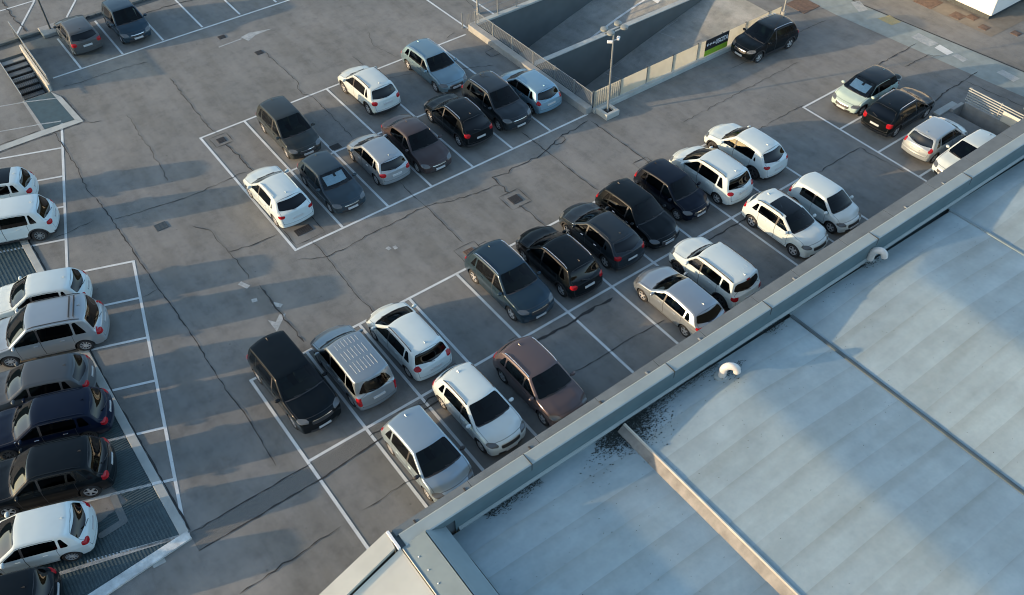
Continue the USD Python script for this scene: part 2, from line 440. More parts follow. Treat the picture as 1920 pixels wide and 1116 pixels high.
def car(label, kind, colour, end, at, heading, cat_='car', group=None, roof=None, rails=None, roof_clip=None, rim='rim', spokes=5, sunshade=False, glass_rear='black_glass',
        headlamp=(.62, .80), tail=None, tail_w=.24, chrome_belt=False, antenna=True, two_door=False, bright_sill=False, plates=True, roof_ribs=0, low_plate=False, trim_mirror=None, roof_bars=0,
        scale=1.0, privacy=True, **over):
    t = dict(TYPES[kind]); t.update(over)
    s = CarShape(t)
    h = s.L / 2
    ca, sa = math.cos(math.radians(heading)), math.sin(math.radians(heading))
    off = {'front': h, 'rear': -h, 'roofrear': s.xr - .02, 'hood': h - .12, 'middle': 0.0}[end]
    loc = (at[0] - ca * off, at[1] - sa * off, 0)
    root = thing('parked_car', label, cat_, loc, heading, group=group or 'cars parked on the deck')
    V, F = s.build()
    body = M[colour]
    state = {'V': V, 'F': F}

    def cols():
        V = state['V']
        x, y, z, nx, ny, nz, b = V[:, 0], V[:, 1], V[:, 2], V[:, 3], V[:, 4], V[:, 5], V[:, 6]
        return x, y, z, nx, ny, nz, b

    def take(field_fn, split=False):
        """cuts the region field < 0 out of the shell and returns its (V, F)"""
        f = field_fn(*cols())
        V2, fin, fout = clip(state['V'], state['F'], f)
        state['V'], state['F'] = V2, fout
        return V2, fin

    def put(name, VF, mat, parent=root, minimum=1, **kw):
        V_, F_ = VF
        if len(F_) < minimum:
            return None
        u, inv = np.unique(F_.ravel(), return_inverse=True)
        v = V_[u]
        n = v[:, 3:6] / np.maximum(np.linalg.norm(v[:, 3:6], axis=1, keepdims=True), 1e-9)
        return obj(name, (v[:, :3], inv.reshape(-1, 3)), mat, parent, normals=n, **kw)

    xe = lambda x, b: s.xe(x, b)
    zt = lambda x, b: s.ztop(s.xe(x, b))
    # wheel openings
    ra = s.wr + .055
    arch = lambda r: (lambda x, y, z, nx, ny, nz, b: box_field(np.minimum(np.hypot(x - s.xf, z - s.wr), np.hypot(x - s.xrw, z - s.wr)) - r, .5 * s.W * .7 - np.abs(y)))
    take(arch(ra))
    bodypart = put
    clad = None
    if s.clad:
        clad = take(lambda x, y, z, nx, ny, nz, b: np.minimum(arch(ra + .075)(x, y, z, nx, ny, nz, b), z - (s.clear + .17)))
    else:
        clad = take(lambda x, y, z, nx, ny, nz, b: z - (s.clear + .07))
    put('lower_cladding', clad, M['plastic'])
    # windscreen, rear window
    frame = []
    ws = take(lambda x, y, z, nx, ny, nz, b: box_field(s.xh + .02 - xe(x, b), xe(x, b) - s.xc + .0, np.abs(y) - s.w(x, z) + .075, s.belt - .05 - z, .06 - nz))
    put('windscreen', ws, M['clear_glass' if sunshade else 'laminated_glass' if heading == 160.2 else 'windscreen'])
    rg0, rg1 = s.rg0, s.H - .155 if not s.notch else s.H - .14
    rear_lim = s.xr + .06
    rw = take(lambda x, y, z, nx, ny, nz, b: box_field(x - rear_lim - .05, rg0 + .03 * b * b - z, z - zt(rear_lim * np.ones_like(x), b) + .045, np.abs(y) - s.w(x, z) + .09, nx + .12, np.where(x < -.05, -1, 1)))
    put('rear_window', rw, M[glass_rear])
    cw = take(lambda x, y, z, nx, ny, nz, b: box_field(s.xc - .012 - xe(x, b), xe(x, b) - s.xc - .055, np.abs(y) - s.w(x, z) + .085, s.belt - .12 - z, .06 - nz))
    put('cowl', cw, M['plastic'])
    if not rails or rails == 'plastic':
        for sg in (1, -1):
            rc = take(lambda x, y, z, nx, ny, nz, b: box_field(np.abs(sg * y - .86 * s.W / 2 * s.ratio) - .011, x - s.xh + .05, s.xr + .12 - x, s.H - .25 - z, .35 - nz))
            put('roof_channel', rc, M['plastic'])
    rs = take(lambda x, y, z, nx, ny, nz, b: box_field(x - (rear_lim - .01), z - zt(rear_lim * np.ones_like(x), b) - .02, zt(rear_lim * np.ones_like(x), b) - .045 - .005 - z + .002, np.abs(y) - .14, nx + .05) if kind == 'boxy_suv' else np.ones_like(x))
    put('brake_light', rs, M['red_lamp'])
    # lamps
    hz0, hz1 = headlamp if kind not in ('suv', 'small_suv', 'big_suv', 'boxy_suv', 'long_boxy', 'coupe_suv') else (s.hood - .17, s.hood + .0)
    if hz1 > s.hood - .01:
        hz1 = s.hood - .01
        hz0 = hz1 - .16
    for sg in (1, -1):
        hl = take(lambda x, y, z, nx, ny, nz, b: box_field(h - .46 - x, hz0 + .04 + .20 * (h - .06 - x) - z, z - hz1 + .01 - .20 * (h - .1 - x), .56 * s.W / 2 - sg * y))
        put('headlight', hl, M['clear_lamp'])
    tz0, tz1 = tail or (s.tz - .21, s.tz - .03)
    for sg in (1, -1):
        tl = take(lambda x, y, z, nx, ny, nz, b: box_field(x + h - .34, tz0 - z + .25 * (x + h - .2), z - tz1, s.w(x, np.minimum(z, s.belt - .05)) - tail_w - sg * y, nz - .8))
        put('tail_light', tl, M['red_lamp'])
    # side windows (kept until the doors exist)
    wins = []
    mid = (s.xf + s.xrw) / 2 + .06
    q_end = s.xr + .12 if not s.notch else s.xr + .05
    wlim = lambda x, y, z, ny, b, sg: box_field(s.belt + .015 + .02 * (s.xc - x) / s.L - z, z - zt(x, np.ones_like(b) * .9) + .105, .45 * s.W / 2 - sg * y, .35 - sg * ny)
    edges = [s.xc - .02, mid + .03, mid - .05, s.xrw + .22, s.xrw + .14, q_end - .02]
    if two_door:
        edges = [s.xc - .02, mid - .22, mid - .30, s.xrw + .10, s.xrw + .05, s.xrw + .05]
    gm = 'dark_glass' if privacy else 'glass'
    for sg in (1, -1):
        w1 = take(lambda x, y, z, nx, ny, nz, b: box_field(wlim(x, y, z, ny, b, sg), x - edges[0], edges[1] - x))
        w2 = take(lambda x, y, z, nx, ny, nz, b: box_field(wlim(x, y, z, ny, b, sg), x - edges[2], edges[3] - x))
        w3 = take(lambda x, y, z, nx, ny, nz, b: box_field(wlim(x, y, z, ny, b, sg), x - edges[4], edges[5] + (z - s.belt) * .55 - x))
        wins.append((w1, w2, w3))
    if chrome_belt:
        for sg in (1, -1):
            cb = take(lambda x, y, z, nx, ny, nz, b: box_field(s.belt - .015 + .02 * (s.xc - x) / s.L - z, z - s.belt - .012 - .02 * (s.xc - x) / s.L, x - s.xc + .02, q_end - .1 - x, .45 * s.W / 2 - sg * y))
            put('window_trim', cb, M['chrome'])
    # black pillars between the side windows
    pil = take(lambda x, y, z, nx, ny, nz, b: box_field(s.belt + .02 - z, z - zt(x, np.ones_like(b) * .9) + .11, .45 * s.W / 2 - np.abs(y), .35 - np.abs(ny), x - edges[1] - .02, edges[2] - .02 - x))
    put('pillar', pil, M['plastic'])
    # grilles
    gz1 = min(hz1 - .02, s.hood - .06)
    if kind not in ('city', 'boxy_suv'):
        gb_ = take(lambda x, y, z, nx, ny, nz, b: box_field(h - .4 - x, gz1 - .03 - z, z - gz1 - .002, np.abs(y) - .46 * s.W / 2, .2 - nx))
        put('grille_bar', gb_, M['chrome'])
    gr = take(lambda x, y, z, nx, ny, nz, b: box_field(h - .4 - x, gz1 - .16 - z, z - gz1 + .0, np.abs(y) - .48 * s.W / 2, .3 - nx))
    put('grille', gr, M['plastic'])
    gr = take(lambda x, y, z, nx, ny, nz, b: box_field(h - .4 - x, s.clear + .09 - z, z - s.clear - .24, np.abs(y) - .62 * s.W / 2, .3 - nx))
    put('air_intake', gr, M['plastic'])
    df = take(lambda x, y, z, nx, ny, nz, b: box_field(x + h - .4, s.clear + .02 - z, z - s.clear - (.26 if s.clad else .15), np.abs(y) - .95 * s.W / 2, nx + .2))
    put('rear_diffuser', df, M['plastic'])
    # black or contrasting roof panel
    if roof_clip:
        x1, x0, wy, rm = roof_clip
        rf = take(lambda x, y, z, nx, ny, nz, b: box_field(x - s.xh - x1, s.xr + x0 - x, s.H - .3 - z, np.abs(y) - wy, .3 - nz))
        put('roof_panel', rf, M[rm])
    # shut lines and panels
    g = .012
    seam = lambda d: np.abs(d) - g
    bn = take(lambda x, y, z, nx, ny, nz, b: box_field(s.xc + .01 - xe(x, b) , x - (h - .20 - .2 * b * b), np.abs(y) - s.w(x, z * 0 + .6) + .10, .25 - nz))
    gap = take(lambda x, y, z, nx, ny, nz, b: box_field(s.xc + .00 - xe(x, b), x - (h - .185 - .2 * b * b), np.abs(y) - s.w(x, z * 0 + .6) + .087, .25 - nz))
    put('bonnet', bn, body)
    tg = take(lambda x, y, z, nx, ny, nz, b: box_field(x - (s.xr - .02 if not s.notch else s.xt), .55 - z, np.abs(y) - s.w(x, z) + .10, z - s.H + .06, nx + .05 if not s.notch else nx * 0 - 1))
    gap2 = take(lambda x, y, z, nx, ny, nz, b: box_field(x - (s.xr - .01 if not s.notch else s.xt + .01), .538 - z, np.abs(y) - s.w(x, z) + .088, z - s.H + .05, nx + .04 if not s.notch else nx * 0 - 1))
    put('tailgate' if not s.notch else 'boot_lid', tg, body)
    gaps = [gap[1], gap2[1]]
    d0, d1, d2 = s.xf - ra - .06, edges[1] - .04, s.xrw + ra * .75
    if two_door:
        d2 = None
    for k, sg in enumerate((1, -1)):
        spans = [(d1, d0, [wins[k][0]])] + ([(d2, d1, [wins[k][1]])] if d2 is not None else [])
        for i, (lo, hi, ww) in enumerate(spans):
            zlo = s.clear + (.19 if s.clad else .12)
            fld = lambda e: (lambda x, y, z, nx, ny, nz, b: box_field(lo + e - x + .28 * sst(z, .55, .1) * (1 if i else 0), x - hi + e, zlo + e - z, z - zt(x, b * 0 + .9) + .07 + e, .45 * s.W / 2 - sg * y, .1 - sg * ny, np.where(z > s.belt, x - s.xc - .0, -1)))
            dr = take(fld(g))
            gaps.append(take(fld(-g * .2))[1])
            dp = put('door', dr, body)
            if dp is None:
                continue
            for w_ in ww:
                put('window', w_, M['glass'] if (i == 0 or not privacy) else M[gm], dp)
            hx = lo + .12 if i == 0 else lo + .30
            hz = s.belt - .13
            hy = float(s.w(np.array([hx]), np.array([hz]))[0])
            obj('handle', side(chbox(hx - .0, hx + .17, hy - .005, hy + .028, hz - .014, hz + .018, .008), 1) if sg > 0 else chbox(hx, hx + .17, -hy - .028, -hy + .005, hz - .014, hz + .018, .008), body if not chrome_belt else M['chrome'], dp)
        if two_door:
            put('window', wins[k][1], M[gm])
        else:
            put('window', wins[k][2], M[gm])
    put('shut_line', (state['V'], np.vstack([x for x in gaps if len(x)])), M['plastic'])
    if roof:
        rf = take(lambda x, y, z, nx, ny, nz, b: box_field(s.belt + .05 - z))
        put('roof_shell', rf, M[roof])
    put('body', (state['V'], state['F']), body)
    # wheels and wheel wells
    tyre, dish, rm = wheel_meshes(s.wr, spokes)
    for x in (s.xf, s.xrw):
        for sg in (1, -1):
            yw = sg * (float(s.w(np.array([x]), np.array([.5]))[0]) - .125)
            tr = trimesh.transformations.translation_matrix((x, yw, s.wr)) @ (np.eye(4) if sg > 0 else trimesh.transformations.rotation_matrix(np.pi, [0, 0, 1]))
            steer = np.eye(4)
            ms = []
            for q in (tyre, dish, rm):
                q = q.copy(); q.apply_transform(tr @ steer); ms.append(q)
            wp = obj('wheel', cat([ms[0], ms[1]]), M['tyre'], root, smooth=40)
            obj('rim', ms[2], M[rim], wp)
            a = np.linspace(-.15, np.pi + .15, 15)
            ring = np.stack([x + ra * 1.0 * np.cos(a), s.wr + ra * np.sin(a)], 1)
            y0, y1 = sg * (abs(yw) + .06), sg * (abs(yw) - .22)
            v = np.vstack([np.column_stack([ring[:, 0], np.full(15, y0), ring[:, 1]]), np.column_stack([ring[:, 0], np.full(15, y1), ring[:, 1]]), [(x, y1, s.wr)]])
            f = [(i, i + 1, 16 + i) for i in range(14)] + [(i, 16 + i, 15 + i) for i in range(14)] + [(15 + i, 16 + i, 30) for i in range(14)]
            obj('wheel_well', (v, np.array(f)), M['plastic'], root)
    # cabin
    zf = .34
    dash = trimesh.convex.convex_hull(np.array([(s.xc + .02, sy * .62 * s.W / 2 * 1.15, s.belt - .06) for sy in (1, -1)] + [(s.xc - .62, sy * .70 * s.W / 2, s.belt - .03) for sy in (1, -1)] + [(s.xc - .72, sy * .70 * s.W / 2, .62) for sy in (1, -1)] + [(s.xc, sy * .7 * s.W / 2, .6) for sy in (1, -1)]))
    obj('dashboard', dash, M['cabin'], root)
    obj('cabin_floor', bx(-h + .5, s.xc, -.68 * s.W / 2, .68 * s.W / 2, zf - .03, zf), M['cabin'], root)
    seat_x = (s.xc + s.xrw) / 2 + .12
    sh = s.H - 1.45
    for sg in (1, -1):
        y = sg * .38
        se = [chbox(seat_x - .05, seat_x + .45, y - .25, y + .25, zf + .12 + sh, zf + .32 + sh, .05)]
        back = chbox(-.07, .07, -.24, .24, 0, .62, .04)
        back.apply_transform(trimesh.transformations.rotation_matrix(-.28, [0, 1, 0])); back.apply_translation((seat_x - .06, y, zf + .24 + sh))
        hd_ = chbox(-.05, .05, -.13, .13, 0, .2, .04); hd_.apply_transform(trimesh.transformations.rotation_matrix(-.2, [0, 1, 0])); hd_.apply_translation((seat_x - .25, y, zf + .87 + sh))
        obj('seat', cat(se + [back, hd_]), M['seat_grey'], root)
    rb = [chbox(seat_x - .95, seat_x - .45, -.6, .6, zf + .12 + sh, zf + .32 + sh, .05)]
    back = chbox(-.07, .07, -.6, .6, 0, .6, .04); back.apply_transform(trimesh.transformations.rotation_matrix(-.3, [0, 1, 0])); back.apply_translation((seat_x - .92, 0, zf + .24 + sh))
    obj('rear_seat', cat(rb + [back]), M['seat_grey'], root)
    if not s.notch:
        obj('parcel_shelf', bx(-h + .28, seat_x - 1.12, -.6, .6, s.belt - .10, s.belt - .06), M['cabin'], root)
    sw = trimesh.creation.torus(.18, .017, 14, 6)
    sw.apply_transform(trimesh.transformations.rotation_matrix(math.radians(65), [0, 1, 0])); sw.apply_translation((seat_x + .62, .38, s.belt - .02))
    obj('steering_wheel', sw, M['cabin'], root)
    # mirrors
    mz, mx = s.belt + .05, s.xc - .30
    wy = float(s.w(np.array([mx]), np.array([s.belt]))[0])
    for sg in (1, -1):
        mm = trimesh.creation.icosphere(2, 1.0)
        mm.apply_scale((.085, .115, .075)); mm.vertices[:, 0] = np.maximum(mm.vertices[:, 0], -.04)
        mm.apply_translation((mx, sg * (wy + .12), mz + .03))
        mo = obj('mirror', mm, M[trim_mirror] if trim_mirror else body, root, smooth=40)
        obj('mirror_arm', cyl((mx, sg * (wy - .03), mz - .03), (mx, sg * (wy + .1), mz), .022, 6), M['plastic'], mo)
    # plates, badges, aerial, rails, wiper
    if plates:
        obj('number_plate', cat([chbox(h - .035, h + .012, -.26, .26, .42, .53, .004)]), M['plate'], root)
        pz = (.74 if not low_plate else .5) + (.08 if s.H > 1.6 and not low_plate else 0)
        xr_ = -h + (.055 if not low_plate else -.01) + .0
        obj('number_plate', chbox(xr_ - .03, xr_ + .05, -.26, .26, pz - .055, pz + .055, .004), M['plate'], root)
    bz = gz1 - .07
    bd = cyl((h - .16, 0, bz), (h - .06, 0, bz), .055, 14)
    obj('badge', bd, M['chrome'], root, smooth=40)
    if antenna:
        xa = s.xr + .28
        za = float(s.ztop(xa)) + .03
        fin = trimesh.convex.convex_hull(np.array([(xa + .1, 0, za - .01), (xa - .08, .03, za - .01), (xa - .08, -.03, za - .01), (xa - .07, 0, za + .06), (xa - .09, 0, za + .055)]))
        obj('aerial', fin, body if colour != 'black' else M['plastic'], root)
    rails = rails if rails is not None else None
    if rails:
        for sg in (1, -1):
            xs = np.linspace(s.xh - .12, s.xr + .22, 9)
            pts = [(x, sg * (float(s.w(np.array([x]), np.array([s.H - .08]))[0]) - .055), float(s.ztop(x)) + .035 - (.05 if i in (0, 8) else 0)) for i, x in enumerate(xs)]
            obj('roof_rail', tube(pts, .017, 6), M[rails], root, smooth=40)
    if roof_bars:
        for x in (s.xr + .60, s.xr + .42)[:roof_bars]:
            z = float(s.ztop(x)) + .065
            obj('roof_bar', chbox(x - .025, x + .025, -.62, .62, z - .02, z + .015, .008), M['plastic'], root)
    if roof_ribs:
        for row, (xa, xb) in enumerate(((.10, .42), (.62, 1.12), (1.32, 1.85)) if kind == 'van' else ((.12, 1.75),)):
            for k in range(roof_ribs):
                y = -.46 + .92 * k / (roof_ribs - 1)
                cr = .035 * (1 - (y / (s.W / 2 * s.ratio)) ** 2)
                za, zc_ = float(s.ztop(s.xh - .1 - xa)) + cr + .002, float(s.ztop(s.xh - .1 - xb)) + cr + .002
                rw_, rh_ = (.014, .006) if kind == 'van' else (.045, .004)
                sh_ = .16 * (0.25 - (k / (roof_ribs - 1) - .5) ** 2)
                rib = trimesh.convex.convex_hull(np.array([(s.xh - .1 - xa + sh_, y + dy, za + dz) for dy, dz in ((-rw_, -.02), (rw_, -.02), (0, rh_))] + [(s.xh - .1 - xb, y + dy, zc_ + dz) for dy, dz in ((-rw_, -.02), (rw_, -.02), (0, rh_))]))
                obj('roof_rib', rib, M['light_silver'] if kind == 'van' else body, root)
    if not s.notch:
        zw = s.rg0 + .05
        obj('wiper', cyl((-h + .09, 0, zw - .02), (-h + .16, .34, zw + .06), .012, 6), M['plastic'], root)
    for sg in (.05, -.45):
        xw = s.xc + .0
        obj('windscreen_wiper', tube([(xw + .03, sg + .38, float(s.ztop(xw)) + .035), (xw - .035, sg, float(s.ztop(xw - .035)) + .05)], .011, 5), M['plastic'], root)
    if sunshade:
        n = 9
        vs, fs = [], []
        for i in range(n):
            for j in range(7):
                u, v_ = i / (n - 1), j / 6
                y = (-.52 + 1.04 * u)
                bb = y / .75
                x = (s.xc - .16) * (1 - v_) + (s.xh + .13) * v_ - .10 * bb * bb
                z = float(s.ztop(x + .12 * bb * bb)) - .02 + .012 * math.sin(u * 26)
                vs.append((x - .02, y, z))
        for i in range(n - 1):
            for j in range(6):
                if j > 3 and i == 4:
                    continue
                k = i * 7 + j
                fs += [(k, k + 7, k + 8), (k, k + 8, k + 1)]
        obj('sunshade', (np.array(vs), np.array(fs)), M['sunshade'], root)
    return root

def lathe_z(profile, n=16):
    p = np.array(profile)
    q = np.linspace(0, 2 * np.pi, n, endpoint=False)
    v = np.stack([np.outer(np.cos(q), p[:, 0]), np.outer(np.sin(q), p[:, 0]), np.tile(p[:, 1], (n, 1))], -1).reshape(-1, 3)
    m = len(p)
    f = [(i * m + k, ((i + 1) % n) * m + k, ((i + 1) % n) * m + k + 1, i * m + k + 1) for i in range(n) for k in range(m - 1)]
    return (v, f)


# ------------------------------------------------------------------ surfaces
def ground_mat(name, c1, c2, c3, big=0.11, wear=True):
    nodes = {'g': ('geometry', {}),
             'n1': ('noise_texture', {'scale': big, 'detail': 6.0, 'roughness': 0.62, 'distortion': 0.6}),
             'n2': ('noise_texture', {'scale': 1.3, 'detail': 7.0, 'roughness': 0.7}),
             'n3': ('noise_texture', {'scale': 38.0, 'detail': 4.0, 'roughness': 0.7}),
             'st': ('mapping', {'scale': (0.5, 0.12, 1.0), 'rotation': (0, 0, 0.9)}),
             'n4': ('noise_texture', {'scale': 1.6, 'detail': 6.0, 'roughness': 0.65}),
             'r1': ('rgb_ramp', {'ramp': [(0.34, c1), (0.52, c2), (0.68, c3)]}),
             'r2': ('rgb_ramp', {'ramp': [(0.32, (0.80, 0.80, 0.81)), (0.5, (1, 1, 1)), (0.72, (1.13, 1.12, 1.10))]}),
             'r3': ('rgb_ramp', {'ramp': [(0.35, (0.84, 0.84, 0.84)), (0.65, (1.12, 1.12, 1.12))]}),
             'r4': ('rgb_ramp', {'ramp': [(0.40, (0.86, 0.85, 0.83)), (0.56, (1.0, 1.0, 1.0)), (0.75, (1.08, 1.07, 1.06))]}),
             'n5': ('noise_texture', {'scale': 0.9, 'detail': 9.0, 'roughness': 0.78, 'distortion': 0.4}), 'r5': ('rgb_ramp', {'ramp': [(0.60, (1, 1, 1)), (0.68, (0.86, 0.85, 0.84)), (0.75, (0.70, 0.69, 0.68))]}),
             'vo': ('voronoi_texture', {'scale': 1.1, 'randomness': 1.0}), 'r6': ('rgb_ramp', {'ramp': [(0.0, (0.55, 0.55, 0.55)), (0.035, (0.72, 0.72, 0.72)), (0.06, (1, 1, 1))]}), 'm5': ('mix', {'mix_type': 'multiply', 'fac': 0.8}), 'm4': ('mix', {'mix_type': 'multiply', 'fac': 1.0}),
             'm1': ('mix', {'mix_type': 'multiply', 'fac': 1.0}), 'm2': ('mix', {'mix_type': 'multiply', 'fac': 1.0}), 'm3': ('mix', {'mix_type': 'multiply', 'fac': 1.0}),
             'b': ('bump', {'strength': 0.5, 'distance': 0.006}),
             'p': ('principled_bsdf', {'roughness': 0.88, 'specular_ior_level': 0.3})}
    links = [('g.position', 'n1.vector'), ('g.position', 'n2.vector'), ('g.position', 'n3.vector'), ('g.position', 'st.vector'), ('st.vector', 'n4.vector'),
             ('n1.fac', 'r1.fac'), ('n2.fac', 'r2.fac'), ('n3.fac', 'r3.fac'), ('n4.fac', 'r4.fac'),
             ('r1.color', 'm1.color1'), ('r2.color', 'm1.color2'), ('m1.color', 'm2.color1'), ('r3.color', 'm2.color2'), ('m2.color', 'm3.color1'), ('r4.color', 'm3.color2'),
             ('g.position', 'n5.vector'), ('g.position', 'vo.vector'), ('n5.fac', 'r5.fac'), ('vo.distance', 'r6.fac'), ('m3.color', 'm4.color1'), ('r5.color', 'm4.color2'), ('m4.color', 'm5.color1'), ('r6.color', 'm5.color2'),
             ('m5.color', 'p.base_color'), ('n3.fac', 'b.height'), ('b.normal', 'p.normal')]
    return usdkit.material(stage, L(name), nodes, links, surface='p.BSDF')


def worn_paint(name, c, lo=0.36, hi=0.46, amount=0.75, sc=9.0):
    nodes = {'g': ('geometry', {}), 'n': ('noise_texture', {'scale': sc, 'detail': 8.0, 'roughness': 0.72}), 'k': ('map_range', {'from_min': lo, 'from_max': hi, 'to_min': amount, 'to_max': 0.04, 'clamp': True}),
             'n2': ('noise_texture', {'scale': 1.5, 'detail': 5.0}), 'r': ('rgb_ramp', {'ramp': [(0.3, tuple(.78 * x for x in c)), (0.7, c)]}),
             'p': ('principled_bsdf', {'roughness': 0.7}), 't': ('transparent_bsdf', {}), 'm': ('mix_closure', {})}
    return usdkit.material(stage, L(name), nodes, [('g.position', 'n.vector'), ('g.position', 'n2.vector'), ('n.fac', 'k.value'), ('n2.fac', 'r.fac'), ('r.color', 'p.base_color'),
                                                  ('k.result', 'm.fac'), ('p.BSDF', 'm.closure1'), ('t.BSDF', 'm.closure2')], surface='m.closure')


ASPHALT = ground_mat('weathered_asphalt', (0.160, 0.163, 0.155), (0.189, 0.189, 0.178), (0.216, 0.212, 0.197))
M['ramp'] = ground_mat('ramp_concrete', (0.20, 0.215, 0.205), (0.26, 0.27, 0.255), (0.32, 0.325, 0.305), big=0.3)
M['line'] = worn_paint('road_paint', (0.62, 0.65, 0.64), lo=0.30, hi=0.42, amount=0.55)
M['faded_line'] = worn_paint('faded_road_paint', (0.46, 0.48, 0.47), lo=0.30, hi=0.72, amount=0.85, sc=3.2)
M['yellow_line'] = worn_paint('yellow_road_paint', (0.40, 0.33, 0.15), lo=0.25, hi=0.75, amount=0.8, sc=2.5)
M['tar'] = plain('crack_tar', (0.026, 0.027, 0.027), 0.8, var=0.3, scale=12)
M['tar_strip'] = plain('tar_strip', (0.125, 0.13, 0.125), 0.9, var=0.55, scale=48, bump=0.02, bscale=60)
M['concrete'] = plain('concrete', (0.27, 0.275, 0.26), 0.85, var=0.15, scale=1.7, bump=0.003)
M['pale_concrete'] = plain('pale_concrete', (0.34, 0.36, 0.34), 0.8, var=0.14, scale=1.2, bump=0.003)
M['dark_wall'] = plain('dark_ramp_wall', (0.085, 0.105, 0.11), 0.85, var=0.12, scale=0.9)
M['coping_dark'] = plain('parapet_mortar', (0.135, 0.15, 0.15), 0.85, var=0.14, scale=1.3, bump=0.004)
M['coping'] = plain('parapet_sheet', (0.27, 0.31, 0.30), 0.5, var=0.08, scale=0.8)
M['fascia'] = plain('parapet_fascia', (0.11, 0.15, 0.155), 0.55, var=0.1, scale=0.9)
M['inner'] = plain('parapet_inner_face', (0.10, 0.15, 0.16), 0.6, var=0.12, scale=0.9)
M['upstand'] = plain('parapet_membrane', (0.175, 0.225, 0.235), 0.6, var=0.10, scale=0.9)
M['cream'] = plain('cream_render', (0.62, 0.57, 0.45), 0.75, var=0.07, scale=0.9)
M['white_wall'] = plain('white_wall', (0.78, 0.75, 0.68), 0.7, var=0.03, scale=0.5)
M['panel'] = plain('cream_barrier_panel', (0.56, 0.55, 0.47), 0.6, var=0.07, scale=0.8)
M['panel_glow'] = usdkit.material(stage, L('cream_plastic_panel'), {
    'g': ('geometry', {}), 'n': ('noise_texture', {'scale': 0.9, 'detail': 5.0}), 'r': ('rgb_ramp', {'ramp': [(0.3, (0.52, 0.49, 0.38)), (0.7, (0.60, 0.57, 0.46))]}),
    'd': ('diffuse_bsdf', {}), 't': ('translucent_bsdf', {}), 'm': ('mix_closure', {'fac': 0.55})},
    [('g.position', 'n.vector'), ('n.fac', 'r.fac'), ('r.color', 'd.color'), ('r.color', 't.color'), ('d.BSDF', 'm.closure1'), ('t.BSDF', 'm.closure2')], surface='m.closure')
M['steel'] = plain('galvanised_steel', (0.25, 0.27, 0.27), 0.45, metal=0.5, var=0.12, scale=5)
M['dark_steel'] = plain('dark_steel', (0.06, 0.07, 0.072), 0.5, metal=0.3, var=0.2, scale=6)
M['deck'] = plain('ribbed_deck', (0.05, 0.082, 0.09), 0.5, metal=0.25, var=0.15, scale=3)
M['deck2'] = plain('ribbed_deck_plate', (0.055, 0.083, 0.088), 0.5, metal=0.25, var=0.15, scale=3)
M['rust'] = plain('rusty_iron', (0.115, 0.075, 0.055), 0.85, var=0.3, scale=4)
M['iron'] = plain('drain_iron', (0.03, 0.028, 0.027), 0.7, var=0.3, scale=14)
M['white_plastic'] = plain('white_plastic', (0.7, 0.7, 0.68), 0.4, var=0.05)
M['pvc'] = plain('vent_pipe_plastic', (0.60, 0.57, 0.52), 0.45, var=0.08, scale=3)
M['lamp_grey'] = plain('floodlight_grey', (0.2, 0.22, 0.21), 0.5, var=0.1)
M['sign_black'] = plain('sign_black', (0.008, 0.008, 0.009), 0.5, var=0.05)
M['sign_green'] = plain('sign_green', (0.22, 0.36, 0.02), 0.5, var=0.05)
M['sign_white'] = plain('sign_white', (0.75, 0.75, 0.74), 0.5, var=0.02)
M['moss'] = plain('black_lichen', (0.012, 0.018, 0.016), 0.9, var=0.4, scale=20)
M['tile'] = plain('tan_paving', (0.165, 0.145, 0.115), 0.85, var=0.15, scale=2)


def membrane(name, k):
    c = (0.285 * k, 0.356 * k, 0.378 * k)
    nodes = {'g': ('geometry', {}), 'n': ('noise_texture', {'scale': 0.55, 'detail': 6.0, 'roughness': 0.6}), 'n2': ('noise_texture', {'scale': 5.0, 'detail': 6.0, 'roughness': 0.7}),
             'mp': ('mapping', {'scale': (0.25, 1.6, 1.0)}), 'n3': ('noise_texture', {'scale': 1.0, 'detail': 4.0}),
             'r': ('rgb_ramp', {'ramp': [(0.32, tuple(.86 * x for x in c)), (0.68, tuple(1.09 * x for x in c))]}),
             'r2': ('rgb_ramp', {'ramp': [(0.3, (0.92, 0.95, 0.95)), (0.6, (1.02, 1.02, 1.02))]}),
             'r3': ('rgb_ramp', {'ramp': [(0.35, (0.93, 0.92, 0.90)), (0.6, (1.0, 1.0, 1.0))]}),
             'm': ('mix', {'mix_type': 'multiply', 'fac': 1.0}), 'm2': ('mix', {'mix_type': 'multiply', 'fac': 1.0}),
             'a': ('attribute', {'attribute': 'lap'}), 'aa': ('math', {'math_type': 'multiply_add', 'value2': 0.55, 'value3': -0.27}), 'ab': ('math', {'math_type': 'add'}),
             'ra': ('rgb_ramp', {'ramp': [(0.0, (0.895, 0.87, 0.84)), (0.42, (0.985, 0.98, 0.975)), (1.0, (1.0, 1.0, 1.0))]}), 'm3': ('mix', {'mix_type': 'multiply', 'fac': 1.0}), 
             'b': ('bump', {'strength': 0.4, 'distance': 0.01}), 'p': ('principled_bsdf', {'roughness': 0.55, 'specular_ior_level': 0.35})}
    return usdkit.material(stage, L(name), nodes, [('g.position', 'n.vector'), ('g.position', 'n2.vector'), ('g.position', 'mp.vector'), ('mp.vector', 'n3.vector'), ('n.fac', 'r.fac'), ('n2.fac', 'r2.fac'), ('n3.fac', 'r3.fac'),
                                                  ('r.color', 'm.color1'), ('r2.color', 'm.color2'), ('m.color', 'm2.color1'), ('r3.color', 'm2.color2'), ('n3.fac', 'aa.value1'), ('a.fac', 'ab.value1'), ('aa.value', 'ab.value2'), ('ab.value', 'ra.fac'), ('m2.color', 'm3.color1'), ('ra.color', 'm3.color2'), ('m3.color', 'p.base_color'), ('n2.fac', 'b.height'), ('b.normal', 'p.normal')], surface='p.BSDF')


